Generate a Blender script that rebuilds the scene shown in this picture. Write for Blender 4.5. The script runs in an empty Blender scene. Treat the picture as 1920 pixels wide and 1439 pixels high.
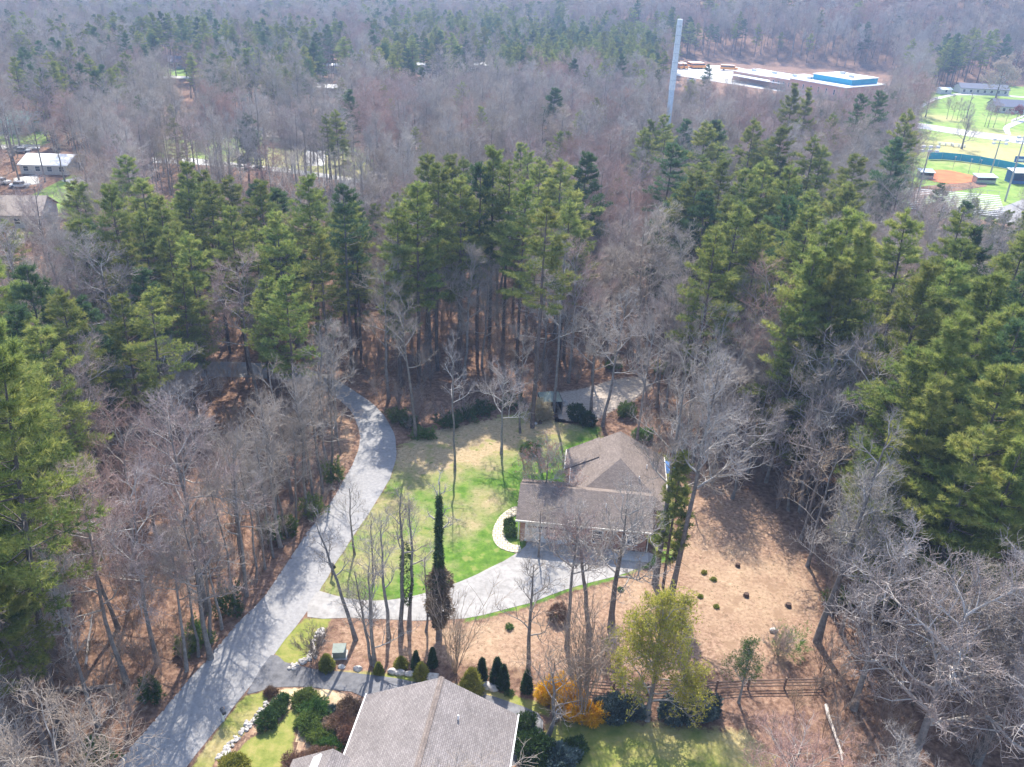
import bpy, bmesh, math, random
import numpy as np
from mathutils import Vector, Matrix
from mathutils.geometry import tessellate_polygon
R = math.radians
S = bpy.context.scene
C = S.collection

# ------------------------------------------------------------------ camera
F = 1600.0; PITCH = R(27.1); ROLL = R(2.5); HC = 58.0          # focal length in photo pixels
fw = np.array([0, math.cos(PITCH), -math.sin(PITCH)])
_up = np.array([0, math.sin(PITCH), math.cos(PITCH)]); _rt = np.array([1., 0, 0])
up = _up * math.cos(ROLL) - _rt * math.sin(ROLL); rt = _rt * math.cos(ROLL) + _up * math.sin(ROLL)
cd = bpy.data.cameras.new('camera'); cam = bpy.data.objects.new('camera', cd); C.objects.link(cam)
cd.sensor_width = 36; cd.lens = 36 * F / 1920; cd.clip_start = 1; cd.clip_end = 6000
mw = Matrix(((rt[0], up[0], -fw[0], 0), (rt[1], up[1], -fw[1], 0), (rt[2], up[2], -fw[2], HC), (0, 0, 0, 1)))
cam.matrix_world = mw; S.camera = cam

# ------------------------------------------------------------------ light
S.view_settings.view_transform = 'Standard'; S.view_settings.look = 'None'
S.view_settings.gamma = 1; S.view_settings.exposure = 1.52
AZ = R(-5); EL = R(50)
W = bpy.data.worlds.new('World'); S.world = W; W.use_nodes = True
wn = W.node_tree.nodes; sky = wn.new('ShaderNodeTexSky'); sky.sky_type = 'NISHITA'; sky.sun_disc = False
sky.sun_elevation = EL; sky.sun_rotation = AZ
W.node_tree.links.new(sky.outputs[0], wn['Background'].inputs[0]); wn['Background'].inputs[1].default_value = 0.15
sd = bpy.data.lights.new('sun', 'SUN'); sd.energy = 3.3; sd.angle = R(0.5); sd.color = (1, 0.93, 0.82)
so = bpy.data.objects.new('sun', sd); C.objects.link(so)
sv = Vector((math.sin(AZ) * math.cos(EL), math.cos(AZ) * math.cos(EL), math.sin(EL)))
so.rotation_euler = (-sv).to_track_quat('-Z', 'Y').to_euler()
S.cycles.max_bounces = 5; S.cycles.diffuse_bounces = 2; S.cycles.glossy_bounces = 2
S.cycles.transmission_bounces = 3; S.cycles.transparent_max_bounces = 8; S.cycles.volume_bounces = 0
S.cycles.use_denoising = True; S.cycles.denoiser = 'OPENIMAGEDENOISE'; S.cycles.denoising_input_passes = 'RGB_ALBEDO_NORMAL'

# ------------------------------------------------------------------ terrain and pixel helpers
def terr(x, y):
    x = np.asarray(x, float); y = np.asarray(y, float)
    r = np.hypot(x, y)
    a = x / np.maximum(np.abs(y), 1)
    side = 1 / (1 + np.exp(-(a - 0.10) * 14))                  # the ridge on the right is closer and higher
    h1 = np.clip((r - 575) * .32, 0, 112) * side
    h2 = np.clip((r - 820) * .16, 0, 100) * (1 - side)
    n = np.sin(x * .013 + 1) * np.cos(y * .011) * np.clip((r - 575) / 200, 0, 1) * 7
    return h1 + h2 + n + 0.0
def ray(x, y): return fw + rt * (x - 960) / F - up * (y - 719.5) / F
def G(x, y, z=0.0):
    d = ray(x, y)
    t = (z - HC) / d[2] if d[2] < -1e-3 else 1500
    if t * math.hypot(d[0], d[1]) > 570:                       # hills: march along the ray
        t = 400
        while t < 1700 and HC + d[2] * t > float(terr(d[0] * t, d[1] * t)) + z: t += 6
    return Vector((d[0] * t, d[1] * t, 0))
def PJ(p):
    v = np.asarray(p, float) - np.array([0, 0, HC]); w = v @ fw
    return 960 + F * (v @ rt) / w, 719.5 - F * (v @ up) / w, w
def poly(pts): return [tuple(G(*p)[:2]) for p in pts]
def inpoly(x, y, P):
    x = np.asarray(x, float); y = np.asarray(y, float); ins = np.zeros(x.shape, bool); n = len(P)
    for i in range(n):
        x0, y0 = P[i]; x1, y1 = P[(i + 1) % n]
        c = ((y0 > y) != (y1 > y)) & (x < (x1 - x0) * (y - y0) / ((y1 - y0) if y1 != y0 else 1e-9) + x0)
        ins ^= c
    return ins
def pdist(x, y, P):
    d = np.full(np.asarray(x).shape, 1e9); n = len(P)
    for i in range(n):
        a = np.array(P[i]); b = np.array(P[(i + 1) % n]); ab = b - a
        t = np.clip(((x - a[0]) * ab[0] + (y - a[1]) * ab[1]) / max(ab @ ab, 1e-9), 0, 1)
        d = np.minimum(d, np.hypot(x - a[0] - t * ab[0], y - a[1] - t * ab[1]))
    return d

# ------------------------------------------------------------------ materials
def newmat(name):
    m = bpy.data.materials.new(name); m.use_nodes = True; t = m.node_tree
    return m, t, t.nodes['Principled BSDF'], t.nodes.new, t.links.new
def ramp(new, cols, pos=None):
    r = new('ShaderNodeValToRGB'); e = r.color_ramp.elements
    n = len(cols); pos = pos or [i / (n - 1) for i in range(n)]
    e[0].position = pos[0]; e[0].color = (*cols[0], 1); e[1].position = pos[-1]; e[1].color = (*cols[-1], 1)
    for i in range(1, n - 1):
        k = e.new(pos[i]); k.color = (*cols[i], 1)
    return r
def noise(new, link, vec, scale, detail=4, rough=.6):
    n = new('ShaderNodeTexNoise'); n.inputs['Scale'].default_value = scale
    n.inputs['Detail'].default_value = detail; n.inputs['Roughness'].default_value = rough
    if vec is not None: link(vec, n.inputs['Vector'])
    return n
def surf(name, cols, scale=1.0, detail=5, pos=None, rough=.85, bump=0, world=True, scale2=None, amt2=.35, metal=0):
    m, t, b, new, link = newmat(name)
    if world: v = new('ShaderNodeNewGeometry').outputs['Position']
    else: v = new('ShaderNodeTexCoord').outputs['Object']
    n = noise(new, link, v, scale, detail); r = ramp(new, cols, pos or [.3 + .4 * i / (len(cols) - 1) for i in range(len(cols))])
    link(n.outputs['Fac'], r.inputs[0]); out = r.outputs[0]
    if scale2:
        n2 = noise(new, link, v, scale2, 3); mr = new('ShaderNodeMapRange')
        mr.inputs[1].default_value = .3; mr.inputs[2].default_value = .7
        mr.inputs[3].default_value = 1 - amt2; mr.inputs[4].default_value = 1 + amt2
        link(n2.outputs['Fac'], mr.inputs[0])
        mx = new('ShaderNodeVectorMath'); mx.operation = 'SCALE'; link(out, mx.inputs[0]); link(mr.outputs[0], mx.inputs['Scale']); out = mx.outputs[0]
    link(out, b.inputs['Base Color']); b.inputs['Roughness'].default_value = rough; b.inputs['Metallic'].default_value = metal
    b.inputs['Specular IOR Level'].default_value = .25
    if bump:
        bp = new('ShaderNodeBump'); bp.inputs['Strength'].default_value = bump; bp.inputs['Distance'].default_value = .1
        link(n.outputs['Fac'], bp.inputs['Height']); link(bp.outputs[0], b.inputs['Normal'])
    return m
def plain(name, col, rough=.6, metal=0):
    k = [tuple(c * f for c in col) for f in (.82, 1, 1.12)]
    return surf(name, k, 3.0, 4, rough=rough, world=False, metal=metal)

LIT = [(.08, .046, .032), (.17, .10, .070), (.27, .168, .118), (.40, .275, .195)]
def litter_nodes(new, link, cols):
    v = new('ShaderNodeNewGeometry').outputs['Position']
    n = noise(new, link, v, 1.6, 8, .72); r = ramp(new, cols, [.3, .45, .56, .72]); link(n.outputs['Fac'], r.inputs[0])
    n2 = noise(new, link, v, .10, 3); mr = new('ShaderNodeMapRange'); mr.inputs[1].default_value = .35; mr.inputs[2].default_value = .65
    mr.inputs[3].default_value = .72; mr.inputs[4].default_value = 1.15; link(n2.outputs['Fac'], mr.inputs[0])
    mx = new('ShaderNodeVectorMath'); mx.operation = 'SCALE'; link(r.outputs[0], mx.inputs[0]); link(mr.outputs[0], mx.inputs['Scale'])
    return v, n, mx.outputs[0]
def litter_mat(name, cols):
    m, t, b, new, link = newmat(name); v, n, c = litter_nodes(new, link, cols)
    link(c, b.inputs['Base Color']); b.inputs['Roughness'].default_value = .95; b.inputs['Specular IOR Level'].default_value = .1
    bp = new('ShaderNodeBump'); bp.inputs['Strength'].default_value = .6; bp.inputs['Distance'].default_value = .15
    link(n.outputs['Fac'], bp.inputs['Height']); link(bp.outputs[0], b.inputs['Normal']); return m
def sheet_mat(name, inner, straw, under=LIT, gscale=.9, speck=None):
    """grass or litter that thins out to the leaf litter along its margin (attribute edge) and dries to straw (attribute straw)"""
    m, t, b, new, link = newmat(name); v, n, c = litter_nodes(new, link, under)
    def at(a):
        k = new('ShaderNodeAttribute'); k.attribute_name = a; return k.outputs['Fac']
    g = noise(new, link, v, gscale, 7, .7); gr = ramp(new, inner, [.32, .5, .68]); link(g.outputs['Fac'], gr.inputs[0])
    st = noise(new, link, v, 2.4, 6, .7); sr = ramp(new, straw, [.32, .5, .68]); link(st.outputs['Fac'], sr.inputs[0])
    def fac(a, nz, w, sp=.15):
        ad = new('ShaderNodeMath'); ad.operation = 'MULTIPLY_ADD'; link(nz, ad.inputs[0]); ad.inputs[1].default_value = w; link(a, ad.inputs[2])
        mr = new('ShaderNodeMapRange'); mr.inputs[1].default_value = .5 * w + .5 - sp; mr.inputs[2].default_value = .5 * w + .5 + sp; link(ad.outputs[0], mr.inputs[0]); return mr.outputs[0]
    bign = noise(new, link, v, .35, 5, .65)
    m1 = new('ShaderNodeMix'); m1.data_type = 'RGBA'; link(fac(at('straw'), bign.outputs['Fac'], 1.5, .38), m1.inputs[0]); link(gr.outputs[0], m1.inputs[6]); link(sr.outputs[0], m1.inputs[7])
    m2 = new('ShaderNodeMix'); m2.data_type = 'RGBA'; link(fac(at('edge'), n.outputs['Fac'], 1.4), m2.inputs[0]); link(c, m2.inputs[6]); link(m1.outputs[2], m2.inputs[7])
    fin = m2.outputs[2]
    if speck:                                                   # sprigs, twigs and darker leaves lying about
        for sc_k, lo, col in ((3.2, .66, speck[0]), (1.1, .68, speck[1]), (.45, .62, speck[2])):
            sn = noise(new, link, v, sc_k, 3, .5); s2 = new('ShaderNodeMapRange'); s2.inputs[1].default_value = lo - .04; s2.inputs[2].default_value = lo + .03; s2.inputs[4].default_value = .75; link(sn.outputs['Fac'], s2.inputs[0])
            m3 = new('ShaderNodeMix'); m3.data_type = 'RGBA'; link(s2.outputs[0], m3.inputs[0]); link(fin, m3.inputs[6]); m3.inputs[7].default_value = (*col, 1); fin = m3.outputs[2]
    link(fin, b.inputs['Base Color']); b.inputs['Roughness'].default_value = .95; b.inputs['Specular IOR Level'].default_value = .1
    bp = new('ShaderNodeBump'); bp.inputs['Strength'].default_value = .5; bp.inputs['Distance'].default_value = .1
    link(g.outputs['Fac'], bp.inputs['Height']); link(bp.outputs[0], b.inputs['Normal']); return m
def leaf_mat(name, cols, trans=.35, hue=.03, val=.35, rough=.6):
    """foliage: colour drawn per tuft (attribute tint) and per plant"""
    m, t, b, new, link = newmat(name)
    a = new('ShaderNodeAttribute'); a.attribute_name = 'tint'
    r = ramp(new, cols); link(a.outputs['Fac'], r.inputs[0])
    oi = new('ShaderNodeObjectInfo'); h = new('ShaderNodeHueSaturation'); link(r.outputs[0], h.inputs['Color'])
    mr = new('ShaderNodeMapRange'); mr.inputs[3].default_value = .5 - hue; mr.inputs[4].default_value = .5 + hue; link(oi.outputs['Random'], mr.inputs[0]); link(mr.outputs[0], h.inputs['Hue'])
    ml = new('ShaderNodeMath'); ml.operation = 'MULTIPLY'; ml.inputs[1].default_value = 7.31; link(oi.outputs['Random'], ml.inputs[0])
    fr = new('ShaderNodeMath'); fr.operation = 'FRACT'; link(ml.outputs[0], fr.inputs[0])
    m2 = new('ShaderNodeMapRange'); m2.inputs[3].default_value = 1 - val; m2.inputs[4].default_value = 1 + val; link(fr.outputs[0], m2.inputs[0]); link(m2.outputs[0], h.inputs['Value'])
    link(h.outputs[0], b.inputs['Base Color']); b.inputs['Roughness'].default_value = rough; b.inputs['Specular IOR Level'].default_value = .2
    if trans:
        tr = new('ShaderNodeBsdfTranslucent'); link(h.outputs[0], tr.inputs[0]); mx = new('ShaderNodeMixShader'); mx.inputs[0].default_value = trans
        link(b.outputs[0], mx.inputs[1]); link(tr.outputs[0], mx.inputs[2]); link(mx.outputs[0], t.nodes['Material Output'].inputs[0])
    return m
def bark_mat(name, c0, c1, vary=.3, scale=2.0):
    m, t, b, new, link = newmat(name); v = new('ShaderNodeTexCoord').outputs['Object']
    n = noise(new, link, v, scale, 5, .7); r = ramp(new, [c0, c1], [.35, .65]); link(n.outputs['Fac'], r.inputs[0])
    oi = new('ShaderNodeObjectInfo'); h = new('ShaderNodeHueSaturation'); link(r.outputs[0], h.inputs['Color'])
    mr = new('ShaderNodeMapRange'); mr.inputs[3].default_value = 1 - vary; mr.inputs[4].default_value = 1 + vary; link(oi.outputs['Random'], mr.inputs[0]); link(mr.outputs[0], h.inputs['Value'])
    ml = new('ShaderNodeMath'); ml.operation = 'MULTIPLY'; ml.inputs[1].default_value = 13.7; link(oi.outputs['Random'], ml.inputs[0])
    fr = new('ShaderNodeMath'); fr.operation = 'FRACT'; link(ml.outputs[0], fr.inputs[0])
    m2 = new('ShaderNodeMapRange'); m2.inputs[3].default_value = .45; m2.inputs[4].default_value = 1.05; link(fr.outputs[0], m2.inputs[0]); link(m2.outputs[0], h.inputs['Saturation'])
    link(h.outputs[0], b.inputs['Base Color']); b.inputs['Roughness'].default_value = .9; b.inputs['Specular IOR Level'].default_value = .15
    return m
M = {}
M['ground'] = litter_mat('leaf_litter', LIT)
M['slope'] = sheet_mat('pale_leaf_litter', [(.13, .078, .052), (.29, .185, .125), (.43, .30, .215)], [(.24, .165, .10), (.40, .285, .185), (.52, .39, .27)], gscale=2.6, speck=[(.09, .08, .035), (.17, .11, .07), (.26, .17, .11)])
M['lawn'] = sheet_mat('lawn_grass', [(.058, .125, .018), (.10, .19, .028), (.18, .26, .048)], [(.27, .205, .11), (.38, .29, .17), (.48, .37, .24)], speck=[(.06, .11, .02), (.09, .15, .025), (.24, .24, .08)])
M['verge'] = sheet_mat('verge_grass', [(.13, .17, .035), (.22, .235, .06), (.32, .28, .10)], [(.28, .21, .09), (.38, .30, .15), (.48, .39, .23)])
M['gravel'] = sheet_mat('gravel', [(.30, .25, .21), (.42, .36, .31), (.52, .46, .40)], [(.36, .30, .25), (.5, .43, .36), (.6, .53, .46)], gscale=3)
M['mulch'] = sheet_mat('mulch', [(.22, .13, .09), (.34, .22, .15), (.5, .36, .24)], [(.46, .34, .2), (.60, .48, .30), (.74, .62, .42)], gscale=3)
M['field'] = sheet_mat('field_grass', [(.12, .22, .05), (.20, .30, .07), (.28, .36, .10)], [(.32, .30, .12), (.42, .37, .17), (.5, .44, .22)], under=[(.12, .2, .05), (.2, .28, .07), (.28, .34, .1), (.34, .36, .14)], gscale=.25)
M['road'] = surf('old_asphalt', [(.23, .225, .228), (.28, .275, .278), (.335, .33, .33)], 2.6, 9, scale2=.10, amt2=.08, bump=.15)
M['drive'] = surf('pale_concrete', [(.25, .238, .225), (.32, .307, .295), (.385, .37, .355)], 1.6, 9, scale2=.35, amt2=.12, bump=.1)
M['drive2'] = surf('dark_asphalt', [(.10, .10, .108), (.15, .15, .16), (.20, .20, .21)], 1.6, 8, scale2=.15, amt2=.2, bump=.15)
M['farroad'] = surf('far_concrete', [(.40, .39, .37), (.48, .47, .45), (.54, .53, .50)], .5, 4)
M['clay'] = surf('infield_clay', [(.44, .12, .035), (.52, .155, .05), (.60, .21, .08)], .3, 6)
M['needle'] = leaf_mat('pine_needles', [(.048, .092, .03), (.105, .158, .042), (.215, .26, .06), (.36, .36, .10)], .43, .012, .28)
M['needle2'] = leaf_mat('pine_needles_dark', [(.03, .072, .036), (.062, .120, .048), (.125, .195, .07)], .38, .014, .25)
M['barkp'] = bark_mat('pine_bark', (.085, .06, .05), (.17, .13, .11), .25)
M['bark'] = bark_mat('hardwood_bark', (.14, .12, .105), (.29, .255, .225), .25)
M['limb'] = bark_mat('sunlit_limbs', (.29, .25, .21), (.44, .39, .34), .15, 1.0)  # sunlight on the stout limbs put into a paler bark colour
M['twig'] = bark_mat('hardwood_twigs', (.29, .235, .185), (.46, .38, .31), .3, 1.0)
M['twigpale'] = bark_mat('pale_twigs', (.28, .22, .195), (.44, .365, .325), .1, 1.0)
M['twigred'] = bark_mat('budding_red_twigs', (.30, .18, .15), (.46, .30, .25), .2, 1.0)
M['twigtan'] = bark_mat('tan_stems', (.30, .22, .15), (.46, .35, .25), .2, 1.0)
M['brush'] = bark_mat('brush_twigs', (.23, .162, .125), (.38, .285, .225), .35, 1.0)
M['limbpale'] = bark_mat('white_limbs', (.38, .335, .295), (.55, .50, .455), .1, 1.0)
M['redbud'] = leaf_mat('red_buds', [(.30, .10, .08), (.42, .16, .12)], .3)
M['bud'] = leaf_mat('yellow_green_buds', [(.42, .50, .07), (.60, .64, .10), (.80, .78, .22)], .5)
M['gold'] = leaf_mat('yellow_blossom', [(.80, .42, .01), (.88, .52, .02), (.9, .6, .04)], .4, .005, .08)
M['shrub'] = leaf_mat('green_shrub_leaves', [(.07, .13, .03), (.13, .21, .045), (.22, .31, .08)], .35, .03, .25)
M['boxw'] = leaf_mat('dark_hedge_leaves', [(.03, .065, .02), (.06, .115, .03), (.11, .18, .045)], .3, .01, .15)
M['arb'] = leaf_mat('arborvitae_leaves', [(.018, .045, .018), (.035, .075, .025), (.06, .11, .035)], .2, .01, .1)
M['rhodo'] = leaf_mat('rhododendron_leaves', [(.035, .06, .055), (.08, .12, .11), (.20, .25, .24)], .1, .01, .2, .35)
M['goldj'] = leaf_mat('gold_juniper_leaves', [(.16, .19, .03), (.28, .30, .05), (.40, .38, .07)], .3, .02, .12)
M['ivy'] = leaf_mat('ivy_leaves', [(.025, .05, .018), (.06, .10, .03), (.12, .16, .05)], .3, .01, .1)
M['vine'] = leaf_mat('brown_vine_leaves', [(.11, .08, .05), (.20, .15, .09), (.30, .23, .15)], .2, .01, .1)
M['heath'] = leaf_mat('brown_heath_leaves', [(.13, .07, .05), (.22, .13, .09), (.30, .20, .14)], .2, .02, .2)
M['pink'] = leaf_mat('pale_blossom', [(.42, .36, .24), (.55, .47, .36)], .4, .03, .1)
M['rock'] = surf('pale_rock', [(.30, .27, .25), (.48, .45, .42), (.62, .60, .57)], 2.5, 6, bump=.5, world=False)
M['brick'] = None
M['white'] = plain('white_paint', (.78, .78, .76), .5)
M['cream'] = plain('cream_trim', (.70, .67, .60), .5)
M['glass'] = plain('dark_window_glass', (.05, .06, .08), .1)
M['metal'] = plain('galvanised_metal', (.45, .50, .55), .4, .6)
M['polew'] = plain('pale_blue_grey_pole', (.52, .60, .68), .45)
M['radome'] = plain('pale_radome', (.66, .70, .72), .5)
M['blue'] = plain('blue_paint', (.05, .16, .36), .5)
M['teal'] = plain('teal_windscreen', (.01, .32, .50), .6)
M['green'] = plain('grey_green_enamel', (.20, .24, .21), .5)
M['wood'] = plain('weathered_wood', (.19, .13, .10), .85)
M['deadwood'] = plain('bleached_dead_wood', (.58, .52, .47), .85)
M['logwood'] = plain('fallen_log_bark', (.30, .24, .20), .9)
M['stump'] = plain('stump_wood', (.10, .065, .05), .9)
M['orange'] = plain('bus_orange', (.85, .32, .03), .4)
M['rubber'] = plain('black_rubber', (.025, .025, .027), .8)
M['carw'] = plain('white_car_paint', (.75, .76, .78), .25)
M['card'] = plain('dark_car_paint', (.07, .08, .10), .25)
M['cars'] = plain('silver_car_paint', (.42, .44, .47), .25)
M['black'] = plain('black_canvas', (.03, .03, .035), .7)
M['bluetarp'] = plain('blue_canopy_cloth', (.10, .22, .48), .6)
M['roofgreen'] = plain('sea_green_metal_roof', (.20, .42, .36), .4)
M['roofwhite'] = plain('white_metal_roof', (.80, .80, .80), .4)
M['roofblue'] = plain('slate_blue_roof', (.16, .17, .22), .8)
M['rooftan'] = plain('tan_shingle_roof', (.40, .34, .29), .85)
M['siding'] = plain('pale_siding', (.58, .57, .55), .7)
M['concrete'] = plain('concrete_slab', (.45, .44, .42), .8)
M['flag'] = None
def brickmat(name, c1, c2, mortar, scale, bw=.5, rh=.25, msize=.02, off=.5, world=False, bump=.2):
    m, t, b, new, link = newmat(name); tc = new('ShaderNodeTexCoord')
    br = new('ShaderNodeTexBrick'); br.inputs['Color1'].default_value = (*c1, 1); br.inputs['Color2'].default_value = (*c2, 1); br.inputs['Mortar'].default_value = (*mortar, 1)
    br.inputs['Scale'].default_value = scale; br.inputs['Brick Width'].default_value = bw; br.inputs['Row Height'].default_value = rh; br.inputs['Mortar Size'].default_value = msize; br.offset = off
    link(tc.outputs['UV'], br.inputs['Vector'])
    n = noise(new, link, tc.outputs['Object'], 6, 6, .7); mr = new('ShaderNodeMapRange'); mr.inputs[1].default_value = .3; mr.inputs[2].default_value = .7; mr.inputs[3].default_value = .75; mr.inputs[4].default_value = 1.2
    link(n.outputs['Fac'], mr.inputs[0]); n3 = noise(new, link, tc.outputs['Object'], .5, 3); m3 = new('ShaderNodeMapRange'); m3.inputs[1].default_value = .3; m3.inputs[2].default_value = .7; m3.inputs[3].default_value = .88; m3.inputs[4].default_value = 1.12
    link(n3.outputs['Fac'], m3.inputs[0]); mm = new('ShaderNodeMath'); mm.operation = 'MULTIPLY'; link(mr.outputs[0], mm.inputs[0]); link(m3.outputs[0], mm.inputs[1])
    sc = new('ShaderNodeVectorMath'); sc.operation = 'SCALE'; link(br.outputs['Color'], sc.inputs[0]); link(mm.outputs[0], sc.inputs['Scale'])
    link(sc.outputs[0], b.inputs['Base Color']); b.inputs['Roughness'].default_value = .9; b.inputs['Specular IOR Level'].default_value = .15
    return m
M['sbrick'] = plain('pale_red_school_brick', (.66, .38, .30), .8)
M['brick'] = brickmat('red_brick', (.33, .14, .09), (.42, .20, .14), (.42, .36, .32), 1, .22, .075, .008)
M['shing'] = brickmat('brown_grey_shingles', (.185, .15, .13), (.26, .212, .185), (.11, .092, .08), 1, .33, .145, .012)
M['shing2'] = brickmat('pale_grey_shingles', (.215, .19, .18), (.28, .25, .238), (.12, .105, .10), 1, .33, .16, .014)

# ------------------------------------------------------------------ object helpers
def props(o, label=None, cat=None, group=None, kind=None):
    if label: o['label'] = label
    if cat: o['category'] = cat
    if group: o['group'] = group
    if kind: o['kind'] = kind
    return o
def empty(name, loc, label, cat, group=None, rz=0):
    o = bpy.data.objects.new(name, None); C.objects.link(o); o.location = loc; o.rotation_euler = (0, 0, rz)
    o.empty_display_size = .3
    return props(o, label, cat, group)
def npmesh(name, V, faces, mat, smooth=False, attrs=None):
    """faces: list of integer arrays (n,3) or (n,4)"""
    me = bpy.data.meshes.new(name); V = np.asarray(V, np.float32); me.vertices.add(len(V)); me.vertices.foreach_set('co', V.ravel())
    faces = [np.asarray(f, np.int32) for f in faces if len(f)]
    idx = np.concatenate([f.ravel() for f in faces]); ln = np.concatenate([np.full(len(f), f.shape[1], np.int32) for f in faces])
    st = np.concatenate([[0], np.cumsum(ln)[:-1]]).astype(np.int32)
    me.loops.add(len(idx)); me.loops.foreach_set('vertex_index', idx); me.polygons.add(len(ln)); me.polygons.foreach_set('loop_start', st)
    me.polygons.foreach_set('loop_total', ln)
    if smooth: me.polygons.foreach_set('use_smooth', np.ones(len(ln), bool))
    for k, a in (attrs or {}).items():
        at = me.attributes.new(k, 'FLOAT', 'POINT'); at.data.foreach_set('value', np.asarray(a, np.float32))
    me.update(); me.validate(); me.materials.append(mat); return me
def ob(name, me, parent=None, loc=(0, 0, 0)):
    o = bpy.data.objects.new(name, me); C.objects.link(o); o.location = loc
    if parent is not None: o.parent = parent
    return o
class MB:
    """collects solid pieces of one part"""
    def __init__(s): s.v = []; s.f = []
    def add(s, v, f):
        n = len(s.v); s.v += [tuple(p) for p in v]; s.f += [tuple(i + n for i in q) for q in f]; return s
    def box(s, c, d, rz=0, taper=1.0):
        hx, hy, hz = d[0] / 2, d[1] / 2, d[2] / 2; v = []
        for z in (-1, 1):
            k = taper if z > 0 else 1
            for x, y in ((-1, -1), (1, -1), (1, 1), (-1, 1)):
                px, py = x * hx * k, y * hy * k; v.append((c[0] + px * math.cos(rz) - py * math.sin(rz), c[1] + px * math.sin(rz) + py * math.cos(rz), c[2] + z * hz))
        return s.add(v, [(3, 2, 1, 0), (4, 5, 6, 7), (0, 1, 5, 4), (1, 2, 6, 5), (2, 3, 7, 6), (3, 0, 4, 7)])
    def tube(s, pts, rads, k=8):
        pts = [Vector(p) for p in pts]; n = len(pts); v = []; f = []
        for i, p in enumerate(pts):
            d = (pts[min(i + 1, n - 1)] - pts[max(i - 1, 0)]).normalized(); a = d.orthogonal().normalized() if abs(d.z) < .99 else Vector((1, 0, 0)); b = d.cross(a).normalized(); a = b.cross(d)
            r = rads[i] if hasattr(rads, '__len__') else rads
            for j in range(k):
                t = 2 * math.pi * j / k; v.append(p + a * math.cos(t) * r + b * math.sin(t) * r)
        for i in range(n - 1):
            for j in range(k): f.append((i * k + j, i * k + (j + 1) % k, (i + 1) * k + (j + 1) % k, (i + 1) * k + j))
        f.append(tuple(range(k))[::-1]); f.append(tuple(range((n - 1) * k, n * k))); return s.add(v, f)
    def prism(s, P, z0, z1):
        n = len(P); v = [(p[0], p[1], z0) for p in P] + [(p[0], p[1], z1) for p in P]
        return s.add(v, [tuple(range(n))[::-1], tuple(range(n, 2 * n))] + [(i, (i + 1) % n, n + (i + 1) % n, n + i) for i in range(n)])
    def slab(s, quad, th):
        """a sloping board: quad given counter-clockwise from above, thickness downwards"""
        q = [Vector(p) for p in quad]; n = len(q)
        v = q + [p - Vector((0, 0, th)) for p in q]
        return s.add(v, [tuple(range(n)), tuple(range(n, 2 * n))[::-1]] + [((i + 1) % n, i, n + i, n + (i + 1) % n) for i in range(n)])
    def rock(s, c, d, seed):
        rg = random.Random(seed); bm = bmesh.new(); bmesh.ops.create_icosphere(bm, subdivisions=2, radius=1)
        k = [Vector((rg.uniform(-1, 1), rg.uniform(-1, 1), rg.uniform(-.3, 1))).normalized() for _ in range(7)]; l = [rg.uniform(.55, .9) for _ in k]
        for v in bm.verts:
            for a, b in zip(k, l):
                t = v.co.dot(a)
                if t > b: v.co -= a * (t - b)
            v.co *= rg.uniform(.95, 1.05)
        vs = [(c[0] + v.co.x * d[0], c[1] + v.co.y * d[1], c[2] + v.co.z * d[2]) for v in bm.verts]; bm.verts.index_update()
        fs = [tuple(v.index for v in f.verts) for f in bm.faces]; bm.free(); return s.add(vs, fs)
    def build(s, name, mat, parent=None, smooth=False, uv=False, bevel=0):
        me = bpy.data.meshes.new(name); me.from_pydata(s.v, [], s.f); me.update(); me.materials.append(mat)
        bm = bmesh.new(); bm.from_mesh(me); bmesh.ops.recalc_face_normals(bm, faces=bm.faces)
        if bevel: bmesh.ops.bevel(bm, geom=[e for e in bm.edges], offset=bevel, segments=2, affect='EDGES', clamp_overlap=True)
        if uv:
            L = bm.loops.layers.uv.new('UVMap')
            for f in bm.faces:
                n = f.normal
                if abs(n.z) > .98: a = Vector((1, 0, 0)); b = Vector((0, 1, 0))
                else:
                    a = Vector((-n.y, n.x, 0)).normalized(); b = n.cross(a)
                for l in f.loops: l[L].uv = (l.vert.co.dot(a), l.vert.co.dot(b))
        bm.to_mesh(me); bm.free()
        if smooth: me.polygons.foreach_set('use_smooth', np.ones(len(me.polygons), bool))
        return ob(name, me, parent)
def copy_tree(o, parent=None):
    c = o.copy(); C.objects.link(c); c.parent = parent
    for ch in list(o.children): copy_tree(ch, c)
    return c

# ------------------------------------------------------------------ ground, roads, lawns
def axis(lo, hi, near, step):
    a = [near[0]]; s = step
    while a[-1] < near[1]: a.append(a[-1] + step)
    while a[-1] < hi: s *= 1.12; a.append(a[-1] + s)
    b = [near[0]]; s = step
    while b[-1] > lo: s *= 1.12; b.append(b[-1] - s)
    return np.array(sorted(set(a + b)))
xs = axis(-2600, 2600, (-400, 400), 10.0); ys = axis(-600, 2800, (0, 1300), 10.0)
X, Y = np.meshgrid(xs, ys); Z = terr(X, Y); nx, ny = len(xs), len(ys)
i = np.arange(nx - 1); j = np.arange(ny - 1); I, J = np.meshgrid(i, j); q = (J * nx + I).ravel()
g = ob('ground', npmesh('ground', np.stack([X.ravel(), Y.ravel(), Z.ravel()], 1), [np.stack([q, q + 1, q + nx + 1, q + nx], 1)], M['ground'], True)); g['kind'] = 'structure'

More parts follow.
